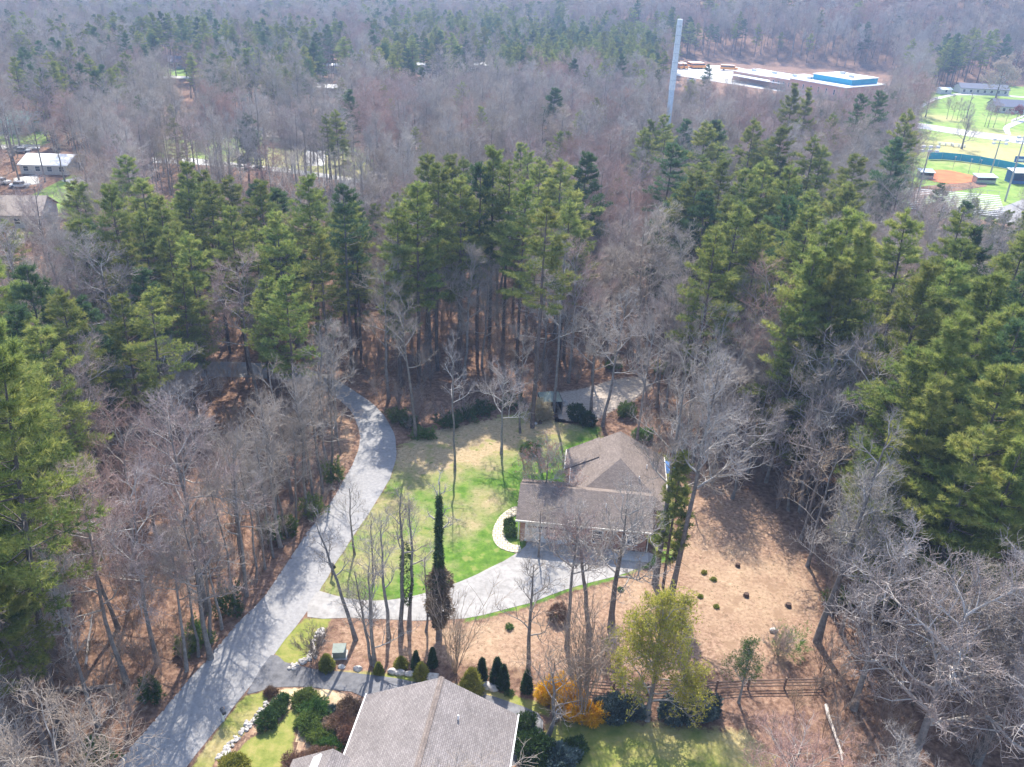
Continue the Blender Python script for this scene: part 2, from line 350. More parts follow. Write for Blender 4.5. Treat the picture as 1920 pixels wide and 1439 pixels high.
def sheet(name, P, mat, z, cell=.6, fade=1.2, straw=None, kind='structure', rag=0):
    """ground cover clipped to a polygon (world coordinates); margin is ragged and fades through attribute edge"""
    A = np.array(P); x0, y0 = A.min(0) - fade; x1, y1 = A.max(0) + fade
    gx = np.arange(x0, x1 + cell, cell); gy = np.arange(y0, y1 + cell, cell); X, Y = np.meshgrid(gx, gy); n = len(gx)
    ins = inpoly(X, Y, P); d = pdist(X, Y, P) * np.where(ins, 1, -1); keep = d > -fade
    if rag: keep = (d > 0) & (np.random.default_rng(3).uniform(0, 1, d.shape) < np.clip(.55 + d / rag, 0, 1) ** 2 * .9 + .06)
    cc = keep[:-1, :-1] & keep[1:, :-1] & keep[:-1, 1:] & keep[1:, 1:]
    jj, ii = np.nonzero(cc); q = jj * n + ii
    F4 = np.stack([q, q + 1, q + n + 1, q + n], 1); used, inv = np.unique(F4, return_inverse=True)
    xx = X.ravel()[used]; yy = Y.ravel()[used]; e = np.clip(.5 + d.ravel()[used] / (2 * fade), 0, 1)
    st = np.zeros(len(xx))
    for k in (straw or []):
        c = G(*k[:2]); st = np.maximum(st, k[3] * np.exp(-((xx - c.x) ** 2 + (yy - c.y) ** 2) / k[2] ** 2))
    me = npmesh(name, np.stack([xx, yy, np.full(len(xx), z)], 1), [inv.reshape(-1, 4)], mat, attrs={'edge': e, 'straw': st})
    o = ob(name, me); o['kind'] = kind; return o
def flat(name, P, mat, z, seed=0, jit=.06):
    """paved surface: crisp polygon with a slightly ragged edge and a low rim down to the soil"""
    rg = random.Random(seed); Q = []
    for a, b in zip(P, P[1:] + P[:1]):
        L = math.hypot(b[0] - a[0], b[1] - a[1]); k = max(1, int(L / 1.2)); k = min(k, 60)
        for t in range(k): Q.append((a[0] + (b[0] - a[0]) * t / k + rg.uniform(-jit, jit), a[1] + (b[1] - a[1]) * t / k + rg.uniform(-jit, jit)))
    tr = tessellate_polygon([[Vector((*p, 0)) for p in Q]]); n = len(Q)
    v = [(p[0], p[1], z) for p in Q] + [(p[0], p[1], -.05) for p in Q]
    f = [tuple(t) for t in tr] + [(i, (i + 1) % n, n + (i + 1) % n, n + i) for i in range(n)]
    me = bpy.data.meshes.new(name); me.from_pydata(v, [], f); me.update(); me.materials.append(mat)
    bm = bmesh.new(); bm.from_mesh(me); bmesh.ops.recalc_face_normals(bm, faces=bm.faces)
    if sum(f_.normal.z * f_.calc_area() for f_ in bm.faces) < 0: bmesh.ops.reverse_faces(bm, faces=bm.faces)
    bm.to_mesh(me); bm.free(); o = ob(name, me); o['kind'] = 'structure'; return o
def smoothp(pts, n=4):
    out = []
    P = [np.array(p, float) for p in pts]; N = len(P)
    for i in range(N):
        p0, p1, p2, p3 = P[i - 1], P[i], P[(i + 1) % N], P[(i + 2) % N]
        for k in range(n):
            t = k / n; out.append(tuple(.5 * ((2 * p1) + (-p0 + p2) * t + (2 * p0 - 5 * p1 + 4 * p2 - p3) * t * t + (-p0 + 3 * p1 - 3 * p2 + p3) * t ** 3)))
    return out
ROADPX = [(130, 1560), (215, 1439), (300, 1338), (385, 1240), (440, 1175), (495, 1120), (535, 1060), (575, 1000), (612, 955), (642, 905), (666, 860), (675, 820), (662, 778), (638, 752), (600, 730), (540, 715), (460, 708), (350, 706), (250, 708), (120, 712), (-60, 725),
          (-60, 692), (120, 684), (250, 680), (350, 678), (460, 680), (550, 688), (610, 703), (655, 728), (692, 752), (720, 780), (738, 812), (743, 850), (736, 885), (716, 925), (690, 965), (655, 1018), (628, 1058), (604, 1100), (570, 1156), (515, 1225), (455, 1305), (400, 1375), (350, 1439), (270, 1560)]
ROAD = smoothp(poly(ROADPX), 3)
DR1 = poly([(575, 1158), (592, 1112), (610, 1112), (650, 1122), (700, 1127), (760, 1121), (820, 1106), (870, 1088), (920, 1065), (962, 1042), (985, 1025), (1000, 1012), (1080, 1012), (1155, 1020), (1225, 1040), (1200, 1064), (1150, 1082), (1110, 1092), (1060, 1106), (1000, 1129), (930, 1147), (870, 1160), (800, 1164), (740, 1163), (650, 1159)])
DR2 = poly([(470, 1288), (508, 1228), (535, 1242), (570, 1251), (620, 1259), (700, 1266), (780, 1279), (850, 1291), (900, 1301), (960, 1318), (1008, 1338), (1018, 1372), (980, 1430), (900, 1439), (700, 1420), (690, 1312), (620, 1293), (560, 1289), (500, 1292), (466, 1302)])
flat('road', ROAD, M['road'], .024, 1)
flat('driveway', smoothp(DR1, 2), M['drive'], .030, 2)
flat('driveway', smoothp(DR2, 2), M['drive2'], .034, 3)
DR = []
for L_ in ([(215, 1439), (300, 1338), (385, 1240), (440, 1175), (495, 1120), (535, 1060), (575, 1000), (612, 955), (642, 905), (666, 860), (675, 820), (662, 778), (638, 752), (600, 730)],):
    A_ = poly(L_); N_ = len(A_); DR = [(p[0] - .9, p[1] + .4) for p in A_] + [(p[0] + .25, p[1] - .1) for p in A_[::-1]]
for A0 in (DR,):
    o = sheet('leaf_drift', A0, M['ground'], .0385, .16, .1, None, 'stuff', .9); o['label'] = 'dead leaves blown along the edge of the road'
LAWN = poly([(598, 1108), (628, 1058), (655, 1018), (690, 965), (716, 925), (738, 880), (745, 842), (790, 812), (870, 798), (930, 785), (1000, 768), (1060, 795), (1125, 800), (1120, 835), (1060, 845), (1062, 920), (1000, 930), (975, 935), (985, 1030), (962, 1046), (920, 1068), (870, 1092), (820, 1110), (760, 1125), (700, 1131), (650, 1125), (612, 1113)])
sheet('lawn', LAWN, M['lawn'], .008, .5, 1.0, [(850, 835, 6.5, 1.4), (790, 850, 6, 1.2), (925, 815, 6, 1.4), (1010, 800, 5, 1.1), (870, 975, 3.6, .62), (905, 940, 3.6, .66), (720, 960, 7, .55), (690, 1050, 6, .55), (640, 1090, 4, .5), (750, 1030, 6, .5), (780, 900, 5, .55)])
sheet('lawn', poly([(1222, 1062), (1145, 1090), (1060, 1112), (1000, 1136), (930, 1154), (870, 1168), (872, 1158), (930, 1144), (1000, 1126), (1110, 1088), (1165, 1074), (1205, 1048), (1222, 1040), (1262, 1030), (1262, 1050)]), M['lawn'], .008, .4, .5, [(1190, 1070, 1.5, .5)])
sheet('lawn', poly([(1225, 1040), (1225, 920), (1230, 850), (1252, 850), (1262, 940), (1262, 1040)]), M['verge'], .006, .4, .8)
sheet('grass_verge', poly([(513, 1222), (545, 1183), (573, 1160), (620, 1160), (612, 1178), (598, 1200), (582, 1228), (556, 1246), (530, 1240)]), M['verge'], .008, .3, .35)
sheet('grass_verge', poly([(345, 1460), (400, 1380), (457, 1306), (498, 1296), (506, 1318), (478, 1355), (440, 1395), (405, 1425), (390, 1460)]), M['verge'], .008, .3, .35, [(420, 1390, 3, .6), (460, 1350, 2, .5)])
sheet('grass_verge', poly([(600, 1258), (700, 1260), (790, 1272), (860, 1284), (930, 1296), (1010, 1318), (1030, 1330), (1030, 1345), (1004, 1335), (900, 1300), (780, 1280), (640, 1266)]), M['verge'], .006, .3, .4, [(640, 1262, 3, .6), (900, 1292, 3, .6)])
sheet('garden_bed', poly([(498, 1296), (560, 1290), (620, 1294), (690, 1312), (660, 1400), (600, 1470), (390, 1470), (405, 1430), (450, 1395), (485, 1350), (508, 1318)]), M['mulch'], .010, .3, .4, [(550, 1296, 2.5, .9), (600, 1302, 2, .9), (560, 1350, 2.2, .7), (535, 1400, 2, .6)])
sheet('garden_lawn', poly([(425, 1430), (470, 1385), (520, 1360), (548, 1330), (560, 1330), (552, 1380), (545, 1420), (520, 1470), (420, 1470)]), M['verge'], .014, .25, .4)
sheet('lawn', poly([(985, 1440), (1000, 1380), (1060, 1350), (1160, 1352), (1300, 1365), (1400, 1372), (1450, 1420), (1440, 1520), (980, 1520)]), M['verge'], .008, .4, 1.2, [(1380, 1385, 3, .8), (1250, 1380, 2.5, .6)])
SLOPE = poly([(1262, 1060), (1250, 1000), (1268, 900), (1330, 890), (1420, 930), (1480, 1000), (1530, 1080), (1535, 1180), (1500, 1235), (1400, 1262), (1180, 1262), (1000, 1256), (800, 1240), (700, 1235), (640, 1225), (640, 1172), (740, 1170), (870, 1172), (960, 1152), (1060, 1118), (1150, 1092)])
sheet('leaf_slope', SLOPE, M['slope'], .004, .5, 1.6, [(1380, 1100, 8, .6), (900, 1190, 6, .5), (1200, 1090, 5, .5)])
sheet('leaf_slope', poly([(598, 740), (640, 765), (662, 800), (668, 835), (655, 870), (630, 915), (600, 930), (612, 870), (620, 800)]), M['slope'], .004, .4, .9)
GRAVEL = poly([(1038, 738), (1100, 728), (1150, 712), (1205, 705), (1225, 725), (1190, 750), (1150, 770), (1110, 792), (1048, 790)])
sheet('gravel_clearing', GRAVEL, M['gravel'], .008, .4, .8)
# mid and far ground
def fsheet(name, px, mat, z, cell=2.0, fade=2.5, straw=None): return sheet(name, poly(px), mat, z, cell, fade, straw)
FIELD = [(1690, 405), (1700, 300), (1722, 235), (1735, 190), (1760, 172), (1830, 158), (1925, 150), (2080, 160), (2140, 420)]
fsheet('field', FIELD, M['field'], .03, 2.0, 2.5, [(1830, 285, 28, .9), (1900, 260, 22, .7), (1760, 222, 12, .8), (1880, 225, 10, .5), (1860, 395, 8, .5)])
flat('country_road', poly([(1640, 222), (1735, 233), (1820, 246), (1920, 259), (2100, 285), (2100, 300), (1920, 271), (1820, 257), (1735, 243), (1640, 232)]), M['farroad'], .10, 5)
flat('country_lane', poly([(1700, 225), (1722, 200), (1750, 184), (1790, 176), (1860, 177), (1925, 182), (1925, 184.5), (1860, 179.5), (1792, 179), (1754, 188), (1728, 203), (1708, 227)]), M['farroad'], .10, 6)
flat('country_lane', poly([(1880, 243), (1884, 236), (1900, 229), (1925, 221), (1925, 228), (1905, 235), (1892, 242), (1896, 254), (1886, 252)]), M['farroad'], .106, 7)
flat('country_lane', poly([(1895, 226), (1925, 214), (1925, 217), (1897, 229)]), M['farroad'], .106, 7)
INF = poly([(1742, 322), (1775, 320), (1810, 327), (1838, 334), (1838, 338), (1815, 343), (1780, 345), (1742, 338)])
flat('infield', smoothp(INF, 3), M['clay'], .12, 8)
flat('parking_lot', poly([(1268, 122), (1372, 124), (1440, 140), (1440, 148), (1560, 166), (1640, 178), (1640, 186), (1560, 186), (1420, 166), (1268, 142)]), M['farroad'], .10, 9)
flat('track_road', poly([(1850, 400), (1925, 372), (2000, 380), (2000, 420), (1880, 420)]), M['road'], .10, 10)
flat('concourse', poly([(1700, 396), (1715, 352), (1790, 344), (1850, 340), (1850, 350), (1800, 358), (1740, 368), (1712, 405)]), M['mulch'], .09, 10)
for px in ([(-20, 272), (75, 272), (75, 279), (-20, 281)], [(225, 259), (300, 256), (420, 258), (420, 263), (300, 262), (225, 266)], [(285, 296), (360, 297), (450, 307), (540, 317), (600, 325), (700, 341), (700, 348), (600, 333), (540, 325), (450, 315), (360, 309), (285, 306)],
           [(115, 340), (180, 325), (215, 330), (160, 350)], [(440, 240), (505, 239), (505, 246), (440, 245)], [(300, 142), (360, 144), (360, 148), (300, 147)], [(575, 282), (612, 283), (608, 312), (570, 312)], [(25, 335), (70, 328), (75, 345), (25, 352)]):
    flat('far_lane', poly(px), M['farroad'], .08, 11)
FARL = []
for px in ([(440, 240), (560, 248), (640, 262), (690, 300), (700, 340), (560, 322), (400, 300), (300, 296), (300, 262)], [(-20, 250), (80, 246), (80, 272), (-20, 275)], [(95, 350), (150, 330), (180, 345), (160, 375), (95, 400), (20, 460), (-20, 440)], [(300, 128), (350, 128), (360, 142), (300, 142)]):
    FARL.append(poly(px)); fsheet('far_lawn', px, M['field'], .02, 2.0, 2.5, [(560, 300, 25, .8), (660, 320, 20, .8), (340, 280, 15, .4), (30, 440, 12, .9)])

# ------------------------------------------------------------------ plant shapes (numpy)
def unit(v): return v / np.maximum(np.linalg.norm(v, axis=-1, keepdims=True), 1e-9)
def tubes(P0, P1, R0, R1, k=3):
    """one open tube per segment"""
    P0 = np.asarray(P0, float); P1 = np.asarray(P1, float); n = len(P0); d = unit(P1 - P0)
    ref = np.where(np.abs(d[:, 2:3]) > .9, np.array([[1., 0, 0]]), np.array([[0, 0, 1.]])); a = unit(np.cross(d, ref)); b = np.cross(d, a)
    t = np.arange(k) * 2 * np.pi / k; cs = np.cos(t)[None, :, None]; sn = np.sin(t)[None, :, None]
    ring = a[:, None] * cs + b[:, None] * sn
    V = np.concatenate([P0[:, None] + ring * np.asarray(R0)[:, None, None], P1[:, None] + ring * np.asarray(R1)[:, None, None]], 1).reshape(-1, 3)
    base = np.arange(n)[:, None] * 2 * k; j = np.arange(k)[None]
    Fq = np.stack([base + j, base + (j + 1) % k, base + k + (j + 1) % k, base + k + j], 2).reshape(-1, 4)
    return V, Fq
def stem_tube(pts, rads, k=7):
    pts = np.asarray(pts, float); n = len(pts); d = unit(np.gradient(pts, axis=0)); ref = np.array([1., 0.1, 0]); a = unit(np.cross(d, ref)); b = np.cross(d, a)
    t = np.arange(k) * 2 * np.pi / k; V = (pts[:, None] + (a[:, None] * np.cos(t)[None, :, None] + b[:, None] * np.sin(t)[None, :, None]) * np.asarray(rads)[:, None, None]).reshape(-1, 3)
    i = np.arange(n - 1)[:, None] * k; j = np.arange(k)[None]; Fq = np.stack([i + j, i + (j + 1) % k, i + k + (j + 1) % k, i + k + j], 2).reshape(-1, 4)
    return V, Fq
def merge(parts):
    V = []; Fs = []; n = 0
    for v, f in parts: V.append(v); Fs.append(f + n); n += len(v)
    return np.concatenate(V), np.concatenate(Fs)
def tufts(P, D, L, Wd, k, rg, spread=.9):
    """k narrow triangular leaves fanned out round direction D from each point P"""
    n = len(P); P = np.repeat(P, k, 0); D = np.repeat(D, k, 0); L = np.repeat(np.broadcast_to(L, (n,)), k) * rg.uniform(.7, 1.25, n * k)
    d = unit(D + rg.normal(0, spread, (n * k, 3)) * .6); s = unit(np.cross(d, rg.normal(0, 1, (n * k, 3)))); w = (Wd * rg.uniform(.7, 1.3, n * k))[:, None]
    o = rg.normal(0, .05, (n * k, 3))
    a = P + o - s * w * .5; b = P + o + s * w * .5; c = P + o + d * L[:, None]
    V = np.stack([a, b, c], 1).reshape(-1, 3); return V, np.arange(n * k * 3).reshape(-1, 3)
def gen_bare(seed, H, cb=.4, Rc=4.5, nl=14, up_=.75, r0=None, top=.93, dens=1.0, thick=1.0, wob=.035):
    """leafless hardwood: trunk mesh and branch mesh"""
    rg = np.random.default_rng(seed); r0 = r0 or H * .0085; n = 9
    t = np.linspace(0, 1, n); trunk = np.stack([np.cumsum(rg.normal(0, wob, n)) * H * .12 * (t > 0), np.cumsum(rg.normal(0, wob, n)) * H * .12 * (t > 0), t * H * top], 1)
    rad = r0 * (1 - t) ** .8 + .03; rad[0] *= 1.35
    TV = [stem_tube(trunk, rad, 7)]
    segs = [[], [], [], []]
    def grow(p, d, L, r, lvl):
        k = (5, 4, 3, 2)[lvl]; pts = [p]; dirs = [d]
        for i_ in range(k):
            d = unit(d + rg.normal(0, .17 + .05 * lvl, 3) + np.array([0, 0, .10 + .03 * lvl])); p = p + d * L / k; pts.append(p); dirs.append(d)
        ra = r * (1 - np.linspace(0, 1, k + 1)) ** .9 + .006 * thick
        for i_ in range(k): segs[lvl].append((pts[i_], pts[i_ + 1], ra[i_], ra[i_ + 1]))
        if lvl == 3: return
        m = max(2, int(round((7.5, 5.5, 4.5)[lvl] * dens * min(1.2, .55 + L / (4., 2.2, 1.2)[lvl] * .45))))
        for c in range(m):
            f = .22 + .76 * (c + rg.uniform(0, 1)) / m; q = f * k; a = int(min(q, k - 1)); pp = pts[a] + (pts[a + 1] - pts[a]) * (q - a); dd = dirs[a + 1]
            side = unit(np.cross(dd, rg.normal(0, 1, 3))); nd = unit(dd * .65 + side * rg.uniform(.6, 1.0) + np.array([0, 0, .18]))
            grow(pp, nd, L * (.62 - .28 * f) * rg.uniform(.75, 1.2) + .15, r * (.55 - .2 * f), lvl + 1)
    for c in range(nl):
        f = cb + (.99 - cb) * (c + rg.uniform(0, .8)) / nl; q = f * (n - 1); a = int(min(q, n - 2)); p = trunk[a] + (trunk[a + 1] - trunk[a]) * (q - a)
        az = c * 2.4 + rg.uniform(-.5, .5); h = (f - cb) / (1 - cb); e = up_ * (.45 + .75 * h)
        d = unit(np.array([math.cos(az), math.sin(az), math.tan(min(1.3, e))]))
        grow(p, d, Rc * (1.25 - .62 * h) * rg.uniform(.75, 1.15), r0 * (.42 - .22 * h), 0)
    out = []
    for lv, kk in ((0, 5), (1, 4), (2, 3), (3, 3)):
        A = segs[lv]
        if A: out.append(tubes([s[0] for s in A], [s[1] for s in A], np.array([s[2] for s in A]) * thick, np.array([s[3] for s in A]) * thick, kk))
    mg = merge(out); return merge(TV), (*mg, len(out[0][1]) + len(out[1][1])), segs
def gen_vase(seed, H, nst=12, spread=.22, dens=1.0, thick=1.0, r=.03):
    """multi-stemmed vase-shaped shrub"""
    rg = np.random.default_rng(seed); P0 = []; P1 = []; R0 = []; R1 = []
    def run(p, d, L, r, lvl):
        k = (6, 3, 2)[lvl]
        for i_ in range(k):
            d2 = unit(d + rg.normal(0, .07 + .08 * lvl, 3) + np.array([0, 0, .05])); p2 = p + d2 * L / k
            P0.append(p); P1.append(p2); R0.append(r * (1 - i_ / k * .8)); R1.append(r * (1 - (i_ + 1) / k * .8)); p = p2; d = d2
            if lvl < 2 and (i_ > 0 or lvl):
                for _ in range(int(rg.poisson((1.8, 2.0)[lvl] * dens))):
                    s = unit(np.cross(d, rg.normal(0, 1, 3))); run(p, unit(d + s * rg.uniform(.3, .65)), L * (.28, .4)[lvl] * rg.uniform(.6, 1.2), r * .5, lvl + 1)
    for c in range(nst):
        a = rg.uniform(0, 6.28); s = spread * rg.uniform(.2, 1.2); run(np.array([math.cos(a) * .12, math.sin(a) * .12, 0]), unit(np.array([math.cos(a) * s, math.sin(a) * s, 1])), H * rg.uniform(.75, 1.05), r * rg.uniform(.7, 1.2), 0)
    return tubes(P0, P1, np.array(R0) * thick + .004, np.array(R1) * thick + .004, 3)
def gen_pine(seed, H, cb=.35, Rc=4.2, dens=1.0, sparse=.0, droop=0.0, tl=.46, conic=1.0):
    """white pine: whorls of level limbs carrying flat plumes of needles"""
    rg = np.random.default_rng(seed); n = 10; t = np.linspace(0, 1, n)
    trunk = np.stack([np.cumsum(rg.normal(0, .02, n)) * H * .1 * (t > 0), np.cumsum(rg.normal(0, .02, n)) * H * .1 * (t > 0), t * H], 1)
    rad = H * .0095 * (1 - t) ** .75 + .02; P0 = []; P1 = []; R0 = []; R1 = []; TP = []; TD = []; TT = []
    z = cb * H; lob = rg.uniform(.75, 1.2, 12)
    while z < H * .985:
        f = max(0.0, (z / H - cb) / (1 - cb)); prof = (min(1, .55 + f * 2.2)) * (1 - f ** (1.25 + .5 * conic)) ** .85 + .10
        nb = int(rg.integers(4, 7))
        for c in range(nb):
            if rg.uniform() < sparse + .25 * max(0, .25 - f): continue
            az = rg.uniform(0, 6.28); zb = min(H * .985, z + rg.uniform(-.55, .55)); L = Rc * prof * rg.uniform(.45, 1.18) * lob[int(az / 6.2832 * 12) % 12]; k = 6
            q = zb / H * (n - 1); a = int(min(q, n - 2)); p = trunk[a] + (trunk[a + 1] - trunk[a]) * (q - a); r = .012 * L + .012
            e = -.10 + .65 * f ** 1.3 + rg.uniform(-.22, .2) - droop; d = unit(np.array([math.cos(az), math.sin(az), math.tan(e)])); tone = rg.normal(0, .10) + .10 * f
            for i_ in range(k):
                d2 = unit(d + rg.normal(0, .06, 3) + np.array([0, 0, .05])); p2 = p + d2 * L / k
                P0.append(p); P1.append(p2); R0.append(r * (1 - i_ / k)); R1.append(r * (1 - (i_ + 1) / k) + .004)
                s = (i_ + 1) / k
                if s > .34:
                    side = unit(np.cross(d2, np.array([0, 0, 1.]))); wl = L * .40 * (1.25 - s) + .28
                    for sg in (-1, 1):
                        m = max(1, int(wl / .25 * dens)); u = (np.arange(m) + rg.uniform(.2, .9, m)) / m * wl
                        bd = unit(side * sg + d2 * .75); pos = p2 + bd * u[:, None] + rg.normal(0, .07, (m, 3)) + np.array([0, 0, 1]) * (u[:, None] * .12)
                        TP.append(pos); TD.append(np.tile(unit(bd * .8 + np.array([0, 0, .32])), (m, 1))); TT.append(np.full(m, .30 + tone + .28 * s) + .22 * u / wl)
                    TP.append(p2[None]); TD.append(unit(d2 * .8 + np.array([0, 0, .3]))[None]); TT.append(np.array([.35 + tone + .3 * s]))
                p = p2; d = d2
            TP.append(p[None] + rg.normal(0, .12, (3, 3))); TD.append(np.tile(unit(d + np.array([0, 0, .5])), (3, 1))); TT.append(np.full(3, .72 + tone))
        z += H * rg.uniform(.020, .040)
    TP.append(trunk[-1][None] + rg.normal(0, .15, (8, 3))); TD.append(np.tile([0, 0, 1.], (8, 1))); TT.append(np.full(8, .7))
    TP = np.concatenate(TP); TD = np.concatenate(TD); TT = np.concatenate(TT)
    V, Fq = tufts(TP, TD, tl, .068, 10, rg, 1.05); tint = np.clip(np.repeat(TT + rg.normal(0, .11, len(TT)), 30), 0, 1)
    # a few dead stubs under the crown
    for c in range(14):
        z = H * rg.uniform(.12, cb + .05); az = rg.uniform(0, 6.28); q = z / H * (n - 1); a = int(q); p = trunk[a] + (trunk[a + 1] - trunk[a]) * (q - a); L = rg.uniform(.5, 2.2)
        P0.append(p); P1.append(p + np.array([math.cos(az) * L, math.sin(az) * L, -.1 * L])); R0.append(.03); R1.append(.008)
    return merge([stem_tube(trunk, rad, 7), tubes(P0, P1, R0, R1, 3)]), (V, Fq, tint)
def gen_blob(seed, rx, ry, rz, n, tl, tw, k=5, z0=0.0, cone=0, lump=.18, fill=.35):
    """leafy mound or cone: leaves spread through the outer part of a lumpy volume"""
    rg = np.random.default_rng(seed); d = unit(rg.normal(0, 1, (n, 3))); d[:, 2] = np.abs(d[:, 2]) * rg.choice([1, 1, -.35], n) if not cone else d[:, 2]
    r = rg.uniform(fill, 1, n) ** .5; ph = rg.uniform(0, 6.28, 6); fr = rg.integers(2, 6, 6)
    az = np.arctan2(d[:, 1], d[:, 0]); lm = 1 + lump * (np.sin(az * fr[0] + ph[0]) * .5 + np.sin(az * fr[1] + d[:, 2] * 4 + ph[1]) * .5 + np.sin(d[:, 2] * 5 + ph[2]) * .4)
    if cone:
        h = rg.uniform(0, 1, n) ** .9; rr = np.minimum(1, h * 6 + .45) * (1 - h) ** .75 * r * lm; P = np.stack([np.cos(az) * rr * rx, np.sin(az) * rr * ry, h * rz * 2], 1); D = unit(np.stack([np.cos(az) * .6, np.sin(az) * .6, np.full(n, .8)], 1))
    else:
        P = d * (r * lm)[:, None] * np.array([rx, ry, rz]); P[:, 2] += rz * .42; P[:, 2] = np.maximum(P[:, 2], .03); D = unit(d + np.array([0, 0, .45]))
    P[:, 2] += z0
    V, Fq = tufts(P, D, tl, tw, k, rg, .8); clump = .5 + .25 * np.sin(P[:, 0] * 3.1 / max(rx, .3) + ph[3]) * np.sin(P[:, 1] * 2.7 / max(ry, .3) + ph[4]) + rg.normal(0, .15, n)
    return V, Fq, np.clip(np.repeat(clump, 3 * k), 0, 1)
def mesh_leaf(name, g, mat): return npmesh(name, g[0], [g[1]], mat, attrs={'tint': g[2]})
def mesh_wood(name, g, mat):
    me = npmesh(name, g[0], [g[1]], mat, True)
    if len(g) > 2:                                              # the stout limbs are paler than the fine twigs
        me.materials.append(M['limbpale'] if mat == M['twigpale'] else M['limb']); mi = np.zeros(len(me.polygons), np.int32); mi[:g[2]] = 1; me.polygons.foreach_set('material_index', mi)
    return me

# tree kinds: (trunk mesh, crown mesh, height as modelled)
PINE = []
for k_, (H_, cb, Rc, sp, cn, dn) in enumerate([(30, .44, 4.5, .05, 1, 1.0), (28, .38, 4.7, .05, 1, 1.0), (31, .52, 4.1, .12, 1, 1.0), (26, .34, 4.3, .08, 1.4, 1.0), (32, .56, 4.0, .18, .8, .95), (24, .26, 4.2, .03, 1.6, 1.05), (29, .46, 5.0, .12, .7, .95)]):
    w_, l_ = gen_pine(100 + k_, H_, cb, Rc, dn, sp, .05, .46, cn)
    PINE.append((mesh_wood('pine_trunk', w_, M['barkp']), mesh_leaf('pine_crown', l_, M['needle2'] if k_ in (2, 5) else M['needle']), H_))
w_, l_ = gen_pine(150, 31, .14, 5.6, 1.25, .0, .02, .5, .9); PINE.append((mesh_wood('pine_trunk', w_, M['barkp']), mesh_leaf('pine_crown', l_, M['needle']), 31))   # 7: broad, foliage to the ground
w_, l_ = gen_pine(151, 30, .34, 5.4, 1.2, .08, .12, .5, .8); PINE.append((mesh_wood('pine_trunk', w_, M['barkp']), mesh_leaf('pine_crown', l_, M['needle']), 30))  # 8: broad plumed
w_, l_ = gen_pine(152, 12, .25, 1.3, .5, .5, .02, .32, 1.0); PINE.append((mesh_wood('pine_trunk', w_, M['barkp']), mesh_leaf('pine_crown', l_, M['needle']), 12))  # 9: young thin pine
BARE = []
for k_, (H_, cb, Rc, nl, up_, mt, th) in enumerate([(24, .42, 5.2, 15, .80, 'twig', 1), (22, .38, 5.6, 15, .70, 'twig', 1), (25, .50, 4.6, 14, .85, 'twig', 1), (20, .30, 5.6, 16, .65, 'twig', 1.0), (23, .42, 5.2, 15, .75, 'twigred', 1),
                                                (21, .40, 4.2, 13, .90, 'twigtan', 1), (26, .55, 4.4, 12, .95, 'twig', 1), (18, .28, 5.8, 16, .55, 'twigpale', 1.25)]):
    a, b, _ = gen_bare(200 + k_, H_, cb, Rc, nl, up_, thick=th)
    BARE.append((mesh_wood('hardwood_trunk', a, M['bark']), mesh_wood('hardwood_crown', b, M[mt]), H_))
THIN = []
for k_, (H_, cb, Rc, nl, mt) in enumerate([(16, .45, 2.6, 9, 'twig'), (14, .35, 2.4, 9, 'twigtan'), (18, .55, 2.4, 8, 'twig')]):
    a, b, _ = gen_bare(240 + k_, H_, cb, Rc, nl, .9, r0=.11, dens=.8, wob=.05)
    THIN.append((mesh_wood('slender_trunk', a, M['bark']), mesh_wood('slender_crown', b, M[mt]), H_))
BRUSH = []
for k_, (H_, n_, sp, mt) in enumerate([(4.5, 9, .42, 'brush'), (3.4, 11, .6, 'brush'), (5.5, 7, .3, 'brush'), (3.0, 12, .75, 'twigtan')]):
    BRUSH.append((mesh_wood('brush', gen_vase(260 + k_, H_, n_, sp, 1.1, 1.0, .022), M[mt]), H_))
GSHRUB = [mesh_leaf('evergreen_shrub', gen_blob(280 + k_, 1.3, 1.2, 1.1, 420, .26, .09, 4), M['shrub']) for k_ in range(2)]

def tree(kind, var, loc, h, name, label, cat, group=None, rz=None, lean=(0, 0), wide=1.0, rs=random.Random(5)):
    tm, cm, H0 = kind[var]; s = h / H0
    r = empty(name, loc, label, cat, group, rs.uniform(0, 6.28) if rz is None else rz)
    if lean != (0, 0):
        r.rotation_euler = (Matrix.Rotation(lean[0], 3, 'Y') @ Matrix.Rotation(-lean[1], 3, 'X') @ Matrix.Rotation(r.rotation_euler.z, 3, 'Z')).to_euler()
    r.scale = (s * wide, s * wide, s)
    ob('trunk', tm, r); ob('crown', cm, r); return r

# ------------------------------------------------------------------ houses
def roof_gable(b, x0, x1, y0, y1, ze, zr, along='x', th=.18, oh=.4):
    """two sloping boards; ridge along x or y"""
    if along == 'x':
        ym = (y0 + y1) / 2; b.slab([(x0, y0, ze), (x1, y0, ze), (x1, ym, zr), (x0, ym, zr)], th); b.slab([(x0, ym, zr), (x1, ym, zr), (x1, y1, ze), (x0, y1, ze)], th)
    else:
        xm = (x0 + x1) / 2; b.slab([(x0, y0, ze), (xm, y0, zr), (xm, y1, zr), (x0, y1, ze)], th); b.slab([(xm, y0, zr), (x1, y0, ze), (x1, y1, ze), (xm, y1, zr)], th)
def body_gable(b, x0, x1, y0, y1, ze, zr, along='x'):
    if along == 'x':
        ym = (y0 + y1) / 2; P = [(y0, 0), (y1, 0), (y1, ze), (ym, zr), (y0, ze)]; v = [(x, p[0], p[1]) for x in (x0, x1) for p in P]
    else:
        xm = (x0 + x1) / 2; P = [(x0, 0), (x1, 0), (x1, ze), (xm, zr), (x0, ze)]; v = [(p[0], y, p[1]) for y in (y0, y1) for p in P]
    b.add(v, [(0, 1, 2, 3, 4), (9, 8, 7, 6, 5)] + [(i, (i + 1) % 5, 5 + (i + 1) % 5, 5 + i) for i in range(5)])
